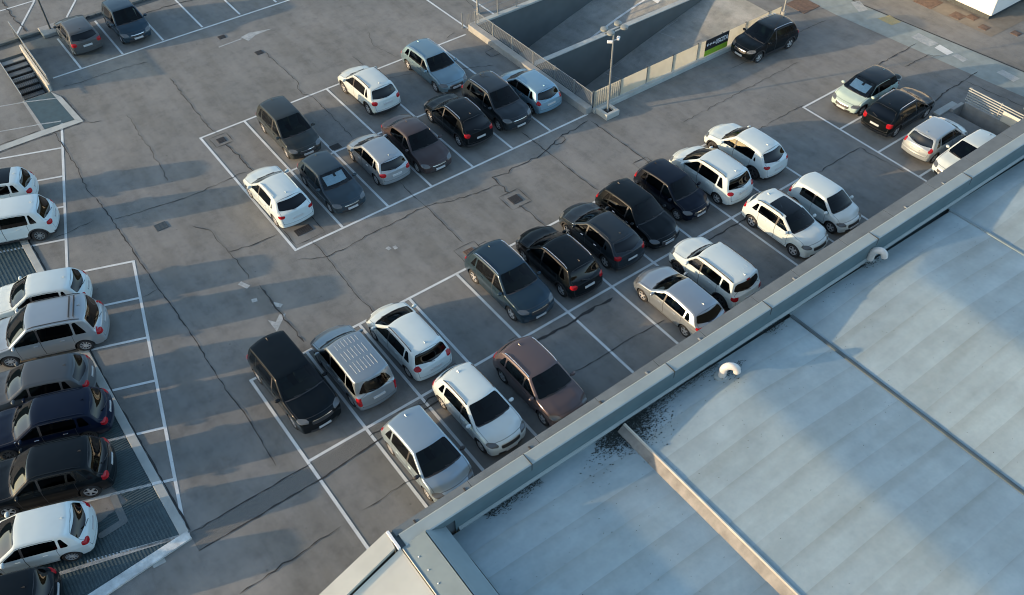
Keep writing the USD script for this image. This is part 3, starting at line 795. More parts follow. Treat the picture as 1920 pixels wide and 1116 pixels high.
MEMB = [membrane(f'roof_membrane_{n}', k) for n, k in (('a', 1.0), ('b', 0.965), ('c', 1.025), ('d', 0.985))]
M['lap'] = plain('membrane_lap_dirt', (0.30, 0.34, 0.34), 0.6, var=0.18, scale=1.1)

# ------------------------------------------------------------------ ground, ramp pit, stairwells
PIT = sbox(17.85, -10.5, 33.4, 0.45)
STAIR = sbox(-6.35, 9.25, -5.0, 14.4)
WELL = sbox(33.15, -25.3, 34.1, -22.6)
ground = obj('ground', flat(sbox(-420, -420, 420, 420).difference(unary_union([PIT, STAIR, WELL])), 0.0), ASPHALT, kind='structure')


def floor_z(x):
    return float(np.interp(x, [17.8, 22.0, 25.5, 29.0, 31.5, 33.4], [-4.2, -3.02, -1.98, -1.02, -0.40, -0.004]))


ramp = thing('ramp', kind='structure')
XS = np.linspace(17.8, 33.4, 27)
for y0, y1 in ((-10.5, -5.3), (-4.95, 0.45)):
    v = [(x, y, floor_z(x)) for x in XS for y in (y0, y1)]
    f = [(2 * i, 2 * i + 2, 2 * i + 3, 2 * i + 1) for i in range(len(XS) - 1)]
    obj('ramp_lane', (v, f), M['ramp'], ramp)
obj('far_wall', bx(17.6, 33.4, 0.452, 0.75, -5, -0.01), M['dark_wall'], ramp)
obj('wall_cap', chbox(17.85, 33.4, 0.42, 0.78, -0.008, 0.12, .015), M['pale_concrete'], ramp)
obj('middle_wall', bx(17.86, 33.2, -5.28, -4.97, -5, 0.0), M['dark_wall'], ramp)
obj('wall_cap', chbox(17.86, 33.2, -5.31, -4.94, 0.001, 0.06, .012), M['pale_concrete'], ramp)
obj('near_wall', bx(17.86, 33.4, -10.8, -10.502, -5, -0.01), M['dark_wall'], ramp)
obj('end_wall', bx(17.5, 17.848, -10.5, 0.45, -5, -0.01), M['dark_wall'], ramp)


def lane_mark(pts, y_shift=0.0, width=.13, mat='line', name='marking'):
    """painted strip lying on the ramp floor"""
    ls = LineString(pts).buffer(width / 2, cap_style=2, join_style=2)
    m = flat(ls, 0)
    m = m.subdivide_to_size(1.2)
    m.vertices[:, 2] = [floor_z(x) + .012 for x in m.vertices[:, 0]]
    obj(name, m, M[mat], ramp)


lane_mark([(22.6, -2.9), (24.6, -2.3), (27.3, -2.25), (29.8, -2.35)], width=.16)
hd = Polygon([(29.8, -3.3), (29.8, -1.35), (33.0, -2.4)])
m = flat(hd, 0).subdivide_to_size(.6); m.vertices[:, 2] = [floor_z(x) + .012 for x in m.vertices[:, 0]]
obj('arrow_head', m, M['line'], ramp)
for x in (23.6, 28.0):
    lane_mark([(x, -5.36), (x + .25, -6.6)], width=.035, mat='faded_line')
    lane_mark([(x, -5.4), (x + 1.5, -5.5)], width=.035, mat='faded_line')

# wooded hills round the town, outside the frame
hv, hf = [], []
HN = 144
for i in range(HN):
    a = 2 * math.pi * i / HN
    d = abs((a - SUN_AZ + math.pi) % (2 * math.pi) - math.pi)
    k = .30 + .70 * float(np.clip((d - .30) / .5, 0, 1))
    hgt = (52 + 26 * float(meshkit.fbm(np.array([[3 * math.cos(a), 3 * math.sin(a), .5]]), 4, 2)[0])) * k
    for r, z in ((300, -1), (335, hgt * .45), (372, hgt), (405, hgt * .5), (418, -1)):
        hv.append((r * math.cos(a), r * math.sin(a), z))
for i in range(HN):
    j = (i + 1) % HN
    for q in range(4):
        hf.append((i * 5 + q, i * 5 + q + 1, j * 5 + q + 1, j * 5 + q))
obj('hills', (np.array(hv), np.array(hf)), plain('wooded_hill', (.045, .055, .045), .95, var=.4, scale=.05), kind='structure', smooth=True)

# ------------------------------------------------------------------ painted bay lines
marks = thing('bay_markings', kind='structure')


def ribbon(a, b, w=.12, mat='line', z=.0085, name='line', parent=None):
    a, b = np.array(a, float), np.array(b, float)
    d = (b - a) / np.linalg.norm(b - a)
    n = np.array([-d[1], d[0]]) * w / 2
    obj(name, flat(Polygon([a - n, b - n, b + n, a + n]), z), M[mat], parent or marks)


ZB = 0.0045
dA, dB, By, Bx = 5.385, 4.826, -16.535, -4.985
for v in (0, 1, 2):
    ribbon((-.06, -dA * v), ((17.0 if v == 0 else 17.55 if v == 2 else 17.3), -dA * v))
for i in range(8):
    if i < 7:
        ribbon((2.5 * i, -.06), (2.5 * i, -2 * dA + .06), z=.0125)
for v in (0, 1):
    ribbon((Bx - .06, By - dB * v), (Bx + 27.5, By - dB * v))
for i in range(12):
    ribbon((Bx + 2.5 * i, By - .06), (Bx + 2.5 * i, By - 2 * dB - .3), z=.0125)
for i in range(-1, 11):
    if i > 0:
        ribbon((-2.8 + 2.5 * i, 10.58), (-2.8 + 2.5 * i, 15.4), z=.0125)
ribbon((-4.4, 10.54), (24, 10.15))
ribbon((-2.78, 10.59), (-2.82, 14.71), z=.0125)
ribbon((27.2, -17.4), (27.1, -25.3 - 2.0))
for y in (-17.42, -19.9, -22.37, -24.85):
    ribbon((27.14, y), (32.2, y + .03), z=.0125)
CD = np.array([math.cos(-1.8127), math.sin(-1.8127)]); CT = np.array([math.cos(math.radians(160.2)), math.sin(math.radians(160.2))])
C0, C2 = np.array([-6.2413, -6.9356]), np.array([-6.1366, 3.6353])
E2 = np.array([math.cos(-1.8547), math.sin(-1.8547)])
ribbon(C0 - CD * .06, C0 + CD * 15.0)
for k in range(7):
    ribbon(C0 + CD * 2.5 * k, C0 + CD * 2.5 * k + CT * (3.3 if k > 4 else 5.1), z=.0125)
ribbon((-4.67, 8.32), C2 + E2 * 9.6)
for k in range(4):
    ribbon(C2 + E2 * 2.5 * k, C2 + E2 * 2.5 * k + CT * 5.0, z=.0125)
ribbon((-9.81, -21.47), (-14.11, -20.19), w=.14, mat='faded_line', z=.036)
ribbon((17.44, 4.97), (17.51, 0.46)); ribbon((19.72, 3.20), (19.77, 0.80))
ribbon((-4.66, 20.32), (-2.47, 20.33)); ribbon((-2.56, 20.23), (-4.68, 16.69), z=.0125); ribbon((-0.37, 18.79), (-1.56, 16.92))
ribbon((4.53, 7.81), (6.03, 7.86), w=.10, mat='faded_line')
obj('arrow_head', flat(Polygon([(6.06, 8.07), (6.26, 7.38), (6.89, 7.74), (8.02, 7.81), (6.69, 8.21)]), .004), M['faded_line'], marks)
obj('arrow_head', flat(Polygon([(-2.97, -13.94), (-2.96, -14.78), (-2.18, -14.08), (-2.43, -13.96), (-2.75, -14.26)]), .004), M['faded_line'], marks)
for a, b in (((-2.98, -11.16), (-2.77, -11.65)), ((-3.03, -12.51), (-2.80, -12.57)), ((-2.36, -13.22), (-2.12, -13.57)), ((-4.35, -15.42), (-4.08, -15.47)), ((-4.51, -15.86), (-4.19, -15.89)), ((3.38, -13.29), (3.56, -13.25)), ((3.66, -13.41), (3.83, -13.41))):
    ribbon(a, b, w=.22, mat='faded_line')
for quad, mt in (([(38.33, -11.66), (38.94, -11.88), (38.42, -12.90), (37.77, -12.73)], 'faded_line'), ([(38.04, -13.92), (38.95, -14.13), (38.82, -15.08), (38.05, -14.96)], 'yellow_line'), ([(37.92, -18.07), (38.47, -18.05), (38.35, -19.06), (37.81, -19.01)], 'line'), ([(37.84, -16.50), (38.59, -16.47), (38.52, -17.94), (37.78, -17.81)], 'faded_line'), ([(38.03, -19.18), (38.43, -19.26), (38.37, -20.01), (37.88, -19.99)], 'faded_line'), ([(38.46, -21.76), (38.99, -21.83), (38.92, -22.94), (38.35, -22.90)], 'faded_line')):
    obj('patch', flat(Polygon(quad), .0125), M[mt], marks)

# pale strip along the far lane, with its kerb joint
obj('paved_strip', flat(Polygon([(36.4, -2), (38.5, -2), (38.6, -12), (39.7, -22.9), (41.2, -36), (38.9, -36), (37.3, -22.5), (36.4, -12)]), .008), plain('strip_asphalt', (0.205, 0.245, 0.24), .8, var=.18, scale=1.3), kind='structure')
obj('kerb', flat(LineString([(38.55, -2), (38.65, -12), (39.75, -22.9), (41.2, -36)]).buffer(.05, cap_style=2), .012), M['tar'], kind='structure')
obj('pavement', flat(Polygon([(41.5, -10), (41.6, -19.4), (48, -19.6), (48, -18), (43.3, -18), (43.3, -10)]).union(sbox(41.5, -10, 43.3, 20)), .009), M['tile'], kind='structure')

# ------------------------------------------------------------------ cracks and tar
CR = np.random.RandomState(3)


def crack(pts, w=.045, rough=.038, branch=True):
    pts = np.array(pts, float)
    out = [pts[0]]
    for a, b in zip(pts[:-1], pts[1:]):
        n = max(2, int(np.linalg.norm(b - a) / .22))
        d = (b - a) / np.linalg.norm(b - a)
        nn = np.array([-d[1], d[0]])
        for i in range(1, n + 1):
            out.append(a + (b - a) * i / n + (nn * CR.normal(0, rough) if i < n else 0))
    out = np.array(out)
    dd = np.gradient(out, axis=0); dd /= np.maximum(np.linalg.norm(dd, axis=1, keepdims=True), 1e-9)
    nn = np.stack([-dd[:, 1], dd[:, 0]], 1)
    ww = .8 * w * CR.uniform(.3, 1.3, len(out)); ww[0] = ww[-1] = w * .15
    v = np.vstack([out + nn * ww[:, None] / 2, out - nn * ww[:, None] / 2])
    k = len(out)
    f = []
    for i in range(k - 1):
        f += [(i, k + i, k + i + 1), (i, k + i + 1, i + 1)]
    obj('crack', (np.column_stack([v, np.full(2 * k, .0170)]), np.array(f)), M['tar'], ground)


W1 = .062
crack([(-6.03, 5.30), (-5.98, 4.14), (-6.00, 3.01), (-6.03, 1.59), (-6.12, 0.36), (-6.19, -0.89), (-6.08, -1.48)], .06)
crack([(-6.08, -1.48), (-6.01, -3.51), (-6.01, -6.75), (-6.01, -9.31), (-5.92, -11.11), (-5.91, -13.17), (-5.97, -14.74), (-5.98, -16.80), (-5.89, -17.78), (-5.93, -18.97), (-5.97, -19.95), (-6.01, -20.81)], W1, .02)
crack([(0.91, 6.43), (0.84, 3.82), (0.73, 1.19), (0.82, -0.26)], .055)
crack([(0.82, -1.26), (0.97, -4.00), (1.01, -4.36)], .07)
crack([(0.95, -4.04), (-1.18, -4.11), (-2.59, -4.15), (-4.04, -3.90), (-5.97, -3.55)], .05)
crack([(-6.68, -3.00), (-7.59, -3.12), (-8.68, -3.17)], .04)
crack([(-2.34, 4.48), (-2.36, 3.39), (-2.46, 1.09), (-2.58, -0.90), (-2.75, -2.38)], .035)
crack([(-4.29, 9.22), (-2.61, 9.15), (-0.85, 9.12), (0.55, 8.83)], .045)
crack([(-4.44, 5.17), (-3.59, 4.70)], .05)
crack([(6.49, 5.63), (6.48, 4.03), (6.55, 2.36), (6.51, 1.43), (6.22, 0.99), (6.18, 0.35), (6.44, -0.04), (6.51, -0.90), (6.48, -2.55), (6.45, -3.87), (6.37, -5.02)], .042)
crack([(-0.31, -11.41), (0.93, -12.04), (1.67, -12.07), (3.26, -11.92), (4.55, -11.92), (5.66, -11.86), (6.49, -11.85), (7.42, -12.17), (8.28, -12.43), (9.16, -12.54), (9.88, -12.57), (10.22, -12.73)], .05)
crack([(6.41, -9.55), (6.38, -10.92), (6.44, -11.92), (6.44, -13.18), (6.40, -15.01)], .05, .02)
crack([(0.90, -10.67), (0.93, -12.04), (0.85, -13.53), (0.79, -15.19), (0.86, -16.43)], .04, .02)
crack([(13.71, -9.87), (13.75, -11.92), (13.75, -14.07), (13.77, -15.30), (13.85, -15.97)], .055, .02)
crack([(17.15, -11.25), (16.32, -11.39), (15.08, -11.45), (14.24, -11.73), (13.28, -12.07), (12.23, -12.09), (11.53, -11.99), (10.86, -12.12), (10.29, -12.00), (10.22, -12.73), (10.27, -13.54)], .075, .05)
crack([(15.05, -11.48), (15.23, -11.57), (15.15, -11.80), (14.82, -11.94), (14.49, -11.87), (14.40, -11.68)], .05, .01)
crack([(17.26, -11.33), (17.29, -12.73), (17.31, -14.09), (17.30, -15.48), (17.22, -16.35)], .07, .02)
crack([(10.07, -14.50), (10.17, -15.50), (10.16, -16.35), (10.21, -17.09)], .06)
crack([(-3.14, -6.28), (-2.60, -7.07), (-2.53, -8.95), (-2.49, -10.00), (-2.44, -10.90), (-2.54, -11.21)], .04)
crack([(-2.56, -9.02), (-1.44, -9.25), (-0.17, -9.26)], .05)
crack([(-2.32, -11.83), (-2.37, -13.30), (-2.35, -14.60), (-2.32, -16.01)], .09)
crack([(21.06, -14.44), (25.24, -14.32), (30.45, -14.25)], .028)
crack([(23.41, -17.32), (25.53, -17.26), (27.40, -17.27)], .04)
crack([(33.59, -17.24), (35.53, -17.17), (37.48, -17.13)], .075)
crack([(34.91, -18.26), (36.99, -18.30), (37.52, -19.00)], .055)
crack([(32.83, -21.45), (34.95, -21.15), (35.87, -21.19), (37.68, -21.09)], .09)
crack([(23.45, -21.56), (24.85, -21.55), (25.96, -21.52), (26.75, -21.56)], .06)
crack([(26.75, -21.56), (26.76, -22.69), (26.90, -24.20)], .04)
crack([(36.29, -21.25), (36.53, -23.41), (36.67, -24.60)], .05)
crack([(29.89, -12.45), (33.38, -12.05), (35.45, -12.15)], .05)
crack([(5.46, -24.06), (7.39, -24.13), (8.79, -24.10), (10.52, -24.21)], .045, .02)
crack([(-4.38, -24.37), (-3.43, -24.38), (-2.62, -24.32), (-2.06, -24.38)], .04, .02)
crack([(-9.24, -24.63), (-8.40, -24.62), (-7.92, -24.60), (-7.30, -24.58), (-6.14, -24.45), (-5.30, -24.46)], .05)
crack([(19.39, 3.45), (19.19, 2.17)], .04)
crack([(10.36, 2.12), (10.36, 0.47)], .035)
crack([(10.67, -1.16), (11.46, -1.43), (12.29, -1.65)], .045)
crack([(15.81, 0.30), (16.66, 0.65)], .04)
crack([(2.35, 14.38), (3.49, 14.34), (4.64, 14.30), (5.64, 14.12)], .10)
crack([(-4.14, 21.71), (-4.25, 19.67), (-4.07, 16.69)], .11)
crack([(12.38, 0.34), (11.93, 2.32), (12.48, 3.88)], .025)
crack([(14.52, -2.88), (16.32, -3.78)], .05)
crack([(-9.62, -1.6), (-9.6, -8), (-9.66, -14), (-9.62, -21.4)], .085, .012)
crack([(-6.76, -9.39), (-6.00, -9.32)], .03)
crack([(23.40, -4.72), (23.44, -6.13)], .02)
# jagged edges of the tar seam south of the middle line
SEAM = [-9.6, -7, -5, -2.6, 0, 2.5, 5, 8.6, 11.5]
crack([(x, -21.72 + .06 * math.sin(3 * x)) for x in (-2.6, -1, .7)], .10)
crack([(x, -21.88) for x in (3.4, 4.6, 6.3, 8.2, 9.6)], .17, .05)
crack([(x, -21.80) for x in (13.6, 15.5, 17.2, 18.6, 20.5)], .12, .03)
strip = Polygon([(-9.59, -21.38), (-8.71, -21.28), (-7.34, -21.31), (-6.18, -21.26), (-4.98, -21.36), (-4.77, -21.75), (-5.18, -21.73), (-5.93, -21.62), (-6.60, -21.97), (-7.63, -21.93), (-8.94, -21.81), (-9.67, -21.78)])
xs = np.linspace(-9.7, 1.2, 60)
tarp = Polygon([(x, -21.50 + CR.normal(0, .02) + .03 * math.sin(2 * x)) for x in xs] + [(x, (-22.32 if x < -5.2 else -22.32 + .42 * (x + 5.2) / 6.4) + CR.normal(0, .03)) for x in xs[::-1]])
obj('tar_strip', flat(tarp.buffer(0), .004), M['tar_strip'], ground)
crack([(x, -21.50) for x in np.linspace(-9.7, -4.9, 8)], .06, .02)
crack([(x, -22.32) for x in np.linspace(-9.7, -5.2, 8)] + [(x, -22.32 + .42 * (x + 5.2) / 6.4) for x in np.linspace(-4.5, 1.0, 8)], .085, .03)


def frame_lines(cx, cy, w, h, rz, wd=.05, sides=(0, 1, 2, 3)):
    c, s = math.cos(rz), math.sin(rz)
    q = [(cx + x * c - y * s, cy + x * s + y * c) for x, y in ((-w / 2, -h / 2), (w / 2, -h / 2), (w / 2, h / 2), (-w / 2, h / 2))]
    for k in sides:
        crack([q[k], q[(k + 1) % 4]], wd, .012)


def drain(px, w, h, label, frame=None, slab=None, rz=0.0, bars=7, mat='iron'):
    x, y = px
    t = thing('drain_cover', label, 'drain cover', (x, y, 0), math.degrees(rz), group='drain covers in the deck')
    obj('frame', cat([bx(-w / 2, w / 2, -h / 2, -h / 2 + .05, .0, .024), bx(-w / 2, w / 2, h / 2 - .05, h / 2, .0, .024), bx(-w / 2, -w / 2 + .05, -h / 2 + .051, h / 2 - .051, .0, .023), bx(w / 2 - .05, w / 2, -h / 2 + .051, h / 2 - .051, .0, .023)]), M[mat], t)
    obj('plate', bx(-w / 2 + .052, w / 2 - .052, -h / 2 + .052, h / 2 - .052, .0, .019), M['tar'] if mat == 'iron' else M[mat], t)
    for k in range(bars):
        xx = -w / 2 + (k + 1) * w / (bars + 1)
        obj('bar', bx(xx - .014, xx + .014, -h / 2 + .055, h / 2 - .055, .0195, .028), M[mat], t)
    if frame:
        frame_lines(x, y, frame, frame, rz)


drain((10.19, -14.04), .55, .55, 'dark square grating set in a pale collar in the lane between the two car blocks', frame=1.15)
drain((0.80, -0.84), .42, .42, 'small dark grating with cracked edges at the near left corner of the upper block', frame=.95)
drain((5.16, 8.77), .42, .36, 'dark grating beside the tail of the painted arrow')
drain((6.18, 5.79), .42, .40, 'dark grating with a crack running from it below the painted arrow')
drain((0.93, -9.77), .8, .46, 'wide twin grating behind the rear bumper of the white crossover', frame=1.5)
drain((5.28, -5.02), .55, .42, 'dark frame grating between the dark people carrier and the silver hatchback')
drain((6.31, -15.79), .50, .50, 'rusty cover beside the rear corner of the steel blue off-roader', frame=1.1, mat='rust', bars=3)
drain((-4.32, -5.42), .55, .50, 'worn grey cover with cracks on the open lane at left', mat='dark_steel', bars=2)
drain((35.70, -10.05), 1.5, 1.5, 'large rusty square plate behind the black off-roader near the lamp pole', mat='rust', bars=2)
frame_lines(*(17.04, -15.89), .9, .9, 0)
frame_lines(*(17.21, -2.66), .9, .7, 0, sides=(0, 2, 3))
frame_lines(*(27.63, -11.72), 1.6, 1.3, 0, sides=(0, 1))
for n, (p, lb) in enumerate(((((42.19, -14.57)), 'largest rusty square plate along the foot of the white wall'), ((42.16, -16.70), 'square rusty plate in the paving midway along the white wall'), ((42.71, -17.37), 'brown square plate tight against the foot of the white wall'), ((42.22, -18.50), 'small dark rusty plate by the corner of the white wall'), ((43.12, -20.05), 'small brown plate out past the corner of the white wall'))):
    t = thing('rusty_plate', lb, 'cover plate', (p[0], p[1], .009), group='rusty plates by the white wall')
    w = (1.3, .75, .6, .55, .5)[n]
    obj('plate', chbox(-w / 2, w / 2, -w / 2, w / 2, -.02, .018, .006), M['rust'], t)
    obj('lid', chbox(-w * .36, w * .36, -w * .36, w * .36, .0181, .028, .004), M['rust'], t)

# ------------------------------------------------------------------ ribbed metal deck at left, its border strips
deck = thing('ribbed_deck', 'dark teal ribbed metal decking with broken edge under the left row of cars', 'metal deck')
DK = sbox(-15.6, -21.6, -10.0, -14.2).difference(Polygon([(-15.7, -17.3), (-11.6, -16.6), (-10.95, -18.9), (-15.7, -20.0)]))
obj('sheet', flat(DK, .012), M['deck'], deck)
for y in np.arange(-21.5, -14.2, .105):
    for seg in [g for g in getattr(DK.intersection(LineString([(-15.6, y), (-10.0, y)])), 'geoms', [DK.intersection(LineString([(-15.6, y), (-10.0, y)]))]) if g.length > .3]:
        (xa, _), (xb, _) = seg.coords[0], seg.coords[-1]
        if y > -19.4:
            obj('rib', bx(xa, xb, y - .028, y + .028, .0125, .030), M['deck2'], deck)
for x in np.arange(-15.5, -10.1, .115):
    obj('rib', bx(x - .03, x + .03, -21.5, -19.5, .0125, .030), M['deck2'], deck)
deck2 = thing('ribbed_deck', 'dark metal decking at the left edge between two white parked cars', 'metal deck')
obj('sheet', flat(sbox(-15, -6.4, -10.0, -1.2), .012), M['deck'], deck2)
for x in np.arange(-14.9, -10.1, .15):
    obj('rib', bx(x - .035, x + .035, -6.3, -1.25, .0125, .028), M['deck2'], deck2)
obj('border_strip', chbox(-10.0, -9.68, -21.4, -1.0, -.02, .05, .01), M['pale_concrete'], kind='structure')
BS = [(-9.75, -21.43), (-9.75, -21.65), (-13.00, -21.98), (-13.35, -21.71)]
BS = [(-9.72, -21.40), (-9.70, -21.75), (-14.5, -22.15), (-14.5, -21.72)]
bsm = trimesh.creation.extrude_polygon(Polygon(BS), .09, engine='earcut')
obj('border_strip', bsm, plain('worn_white_edging', (0.5, 0.54, 0.53), .7, var=.25, scale=3), kind='structure')
obj('concrete_patch', flat(Polygon([(-11.21, -21.79), (-10.76, -21.81), (-10.76, -22.04), (-11.19, -22.01)]), .014), M['pale_concrete'], kind='structure')
obj('broken_edge', flat(LineString([(-11.31, -18.44), (-11.36, -19.65), (-12.17, -19.71)]).buffer(.13), .034), M['coping_dark'], kind='structure')

for k in range(3, 7):
    p = C0 + CD * 2.5 * k
    at_x = lambda x: p + CT * ((x - p[0]) / CT[0])
    ribbon(at_x(-9.69), at_x(-9.99), z=.054)
    ribbon(at_x(-10.02), at_x(-11.9), mat='faded_line', z=.036)

# ------------------------------------------------------------------ stairs at upper left
st = thing('stairwell', 'dark steps going down beside the glass-sided railing at upper left', 'stairs')
for k in range(11):
    y1 = 14.3 - k * .42
    z = -.12 - k * .17
    obj('step', chbox(-6.33, -5.02, y1 - .40, y1, z - .06, z, .012), M['concrete'], st)
    obj('riser', bx(-6.33, -5.02, y1 - .405, y1 - .37, z - .23, z - .062), M['iron'], st)
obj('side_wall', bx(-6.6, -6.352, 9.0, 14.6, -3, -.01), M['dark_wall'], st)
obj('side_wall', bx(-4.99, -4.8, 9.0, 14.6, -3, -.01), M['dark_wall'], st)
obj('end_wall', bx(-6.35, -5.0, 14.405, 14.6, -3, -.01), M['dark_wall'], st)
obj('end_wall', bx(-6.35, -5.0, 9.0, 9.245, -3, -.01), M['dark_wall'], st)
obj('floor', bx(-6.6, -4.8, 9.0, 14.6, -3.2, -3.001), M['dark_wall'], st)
rl = thing('stair_railing', 'grey sheet railing with a lit inner face along the right side of the dark steps', 'railing')
obj('low_wall', chbox(-4.98, -4.84, 9.25, 14.6, 0, .42, .01), plain('sunlit_render', (0.45, 0.43, 0.38), .8), rl)
obj('panel', bx(-4.82, -4.80, 9.3, 16.4, .1, 1.0), glass('mesh_panel', (0.55, 0.62, 0.64)), rl)
obj('handrail', cyl((-4.81, 9.2, 1.02), (-4.81, 16.5, 1.02), .028, 8), M['steel'], rl, smooth=40)
for y in (9.25, 11.6, 14.0, 16.4):
    obj('post', cyl((-4.81, y, 0), (-4.81, y, 1.02), .022, 8), M['steel'], rl)
rl = thing('stair_railing', 'thin metal rail along the left edge of the dark steps', 'railing')
obj('handrail', cyl((-6.42, 9.0, .55), (-6.42, 14.6, .55), .025, 8), M['steel'], rl)
for y in (9.1, 11.8, 14.5):
    obj('post', cyl((-6.42, y, 0), (-6.42, y, .55), .02, 8), M['steel'], rl)
rl = thing('mesh_gate', 'low mesh gate across the middle of the dark steps', 'gate')
obj('top_bar', cyl((-6.3, 11.2, .32), (-5.05, 11.2, .32), .022, 8), M['steel'], rl)
for k in range(12):
    obj('bar', cyl((-6.25 + k * .105, 11.2, -.9), (-6.25 + k * .105, 11.2, .32), .008, 5), M['dark_steel'], rl)
lp = thing('metal_hatch', 'dark teal metal hatch with pale edging below the dark steps', 'hatch')
obj('sheet', flat(Polygon([(-6.5, 9.2), (-4.95, 9.2), (-4.75, 5.75), (-6.45, 5.85)]), .014), M['deck'], lp)
obj('edging', flat(Polygon([(-4.95, 9.2), (-4.62, 8.3), (-4.42, 5.3), (-4.75, 5.72)]), .018), M['pale_concrete'], lp)
obj('edging', flat(Polygon([(-4.42, 5.28), (-4.75, 5.70), (-6.5, 5.8), (-10.5, 5.75), (-10.5, 5.3)]), .0185), M['pale_concrete'], lp)
obj('edging', flat(Polygon([(-6.5, 9.2), (-6.36, 9.2), (-6.32, 5.8), (-6.5, 5.8)]), .0188), M['concrete'], lp)
crack([(-4.6, 8.5), (-4.33, 5.2), (-6.6, 5.2), (-10.4, 5.22)], .06, .02)
crack([(-6.6, 5.88), (-10.4, 5.85)], .05, .02)
for a, b in (((-4.66, 8.24), (-6.58, 9.14)), ((-5.38, 6.01), (-6.56, 6.49))):
    ribbon(a, b, w=.10, mat='faded_line', z=.024)
ribbon((-6.58, 9.14), (-7.63, 9.49), w=.09, mat='faded_line')
ribbon((-6.56, 6.49), (-8.29, 7.09), w=.09, mat='faded_line')
# kerb behind the upper left bays
M['dark_kerb'] = plain('weathered_kerb', (.11, .12, .115), .85, var=.2, scale=2)
kb = thing('kerb', kind='structure')
for k in range(6):
    x0 = -9 + k * 3.0
    obj('kerb_stone', chbox(x0, x0 + 2.98, 15.95, 16.25, 0, .14, .02), M['dark_kerb'], kb)
obj('gutter', flat(sbox(-9, 15.45, 9, 15.93), .006), M['dark_steel'], kb)

# ------------------------------------------------------------------ ramp railings and barrier
wr = thing('ramp_railing', 'grey railing of thin horizontal bars on a low wall beside the ramp pit', 'railing')
obj('low_wall', chbox(17.40, 17.83, -10.78, 0.30, -.05, .40, .02), M['concrete'], wr)
for k in range(10):
    z = .46 + .082 * k
    obj('bar', cyl((17.84, -10.72, z), (17.84, .1, z), .011 if k < 9 else .022, 6), M['steel'], wr)
for y in (-10.72, -9.2, -7.5, -5.6, -3.6, -1.7, .1):
    obj('post', bx(17.80, 17.88, y - .025, y + .025, .36, 1.24), M['steel'], wr)
for k in range(7):
    obj('upright', cyl((17.35 + .09 * k, .38, 0), (17.35 + .09 * k, .38, 1.05), .013, 6), M['steel'], wr)
nb = thing('ramp_barrier', 'cream panel barrier on a kerb along the near side of the ramp', 'barrier')
obj('base_kerb', chbox(17.85, 32.7, -10.98, -10.55, -.02, .24, .02), M['pale_concrete'], nb)
XP = [17.9, 19.8, 21.75, 23.7, 25.65, 27.6, 29.55, 31.5, 32.6]
for a, b in zip(XP[:-1], XP[1:]):
    obj('panel', ([(a + .03, -10.775, .27), (b - .03, -10.775, .27), (b - .03, -10.775, 1.28), (a + .03, -10.775, 1.28)], [(0, 1, 2, 3)]), M['panel_glow'], nb)
for a in XP:
    obj('post', bx(a - .025, a + .025, -10.755, -10.70, .2, 1.31), M['dark_steel'], nb)
for k in range(12):
    obj('slat', bx(18.0 + k * .15, 18.03 + k * .15, -10.815, -10.792, .3, 1.25), M['concrete'], nb)
fb = thing('ramp_fence', 'thin post fence along the far side of the ramp pit', 'fence')
for x in np.arange(18.4, 33, 1.45):
    obj('post', bx(x - .03, x + .03, .58, .64, .1, 1.15), M['steel'], fb)
for z in (.35, .75, 1.12):
    obj('rail', cyl((18.0, .61, z), (33, .61, z), .010 if z < 1 else .018, 6), M['steel'], fb)
sg = thing('exit_sign', 'black and green exit sign with arrows on the cream barrier', 'sign', (26.22, -10.80, .27))
obj('black_panel', chbox(0, 1.86, -.028, 0, .36, 1.04, .004), M['sign_black'], sg)
obj('green_panel', chbox(0, 1.86, -.028, 0, 0, .357, .004), M['sign_green'], sg)
tx = meshkit.text_mesh('USCITA', .27, .004, bold=True)
tx.apply_translation((-tx.bounds[0][0], 0, 0)); tx.apply_scale((1.0 / tx.bounds[1][0], 1, 1))
tx.apply_transform(trimesh.transformations.rotation_matrix(np.pi / 2, [1, 0, 0])); tx.apply_translation((.80, -.030, .56))
obj('lettering', tx, M['sign_white'], sg)
for k in range(3):
    x = .07 + .235 * k
    a = Polygon([(0, .1), (.1, .2), (.135, .2), (.055, .122), (.21, .122), (.21, .078), (.055, .078), (.135, 0), (.1, 0)])
    am = trimesh.creation.extrude_polygon(a, .004, engine='earcut')
    am.apply_transform(trimesh.transformations.rotation_matrix(np.pi / 2, [1, 0, 0])); am.apply_translation((x, -.030, .60))
    obj('arrow', am, M['sign_white'], sg)

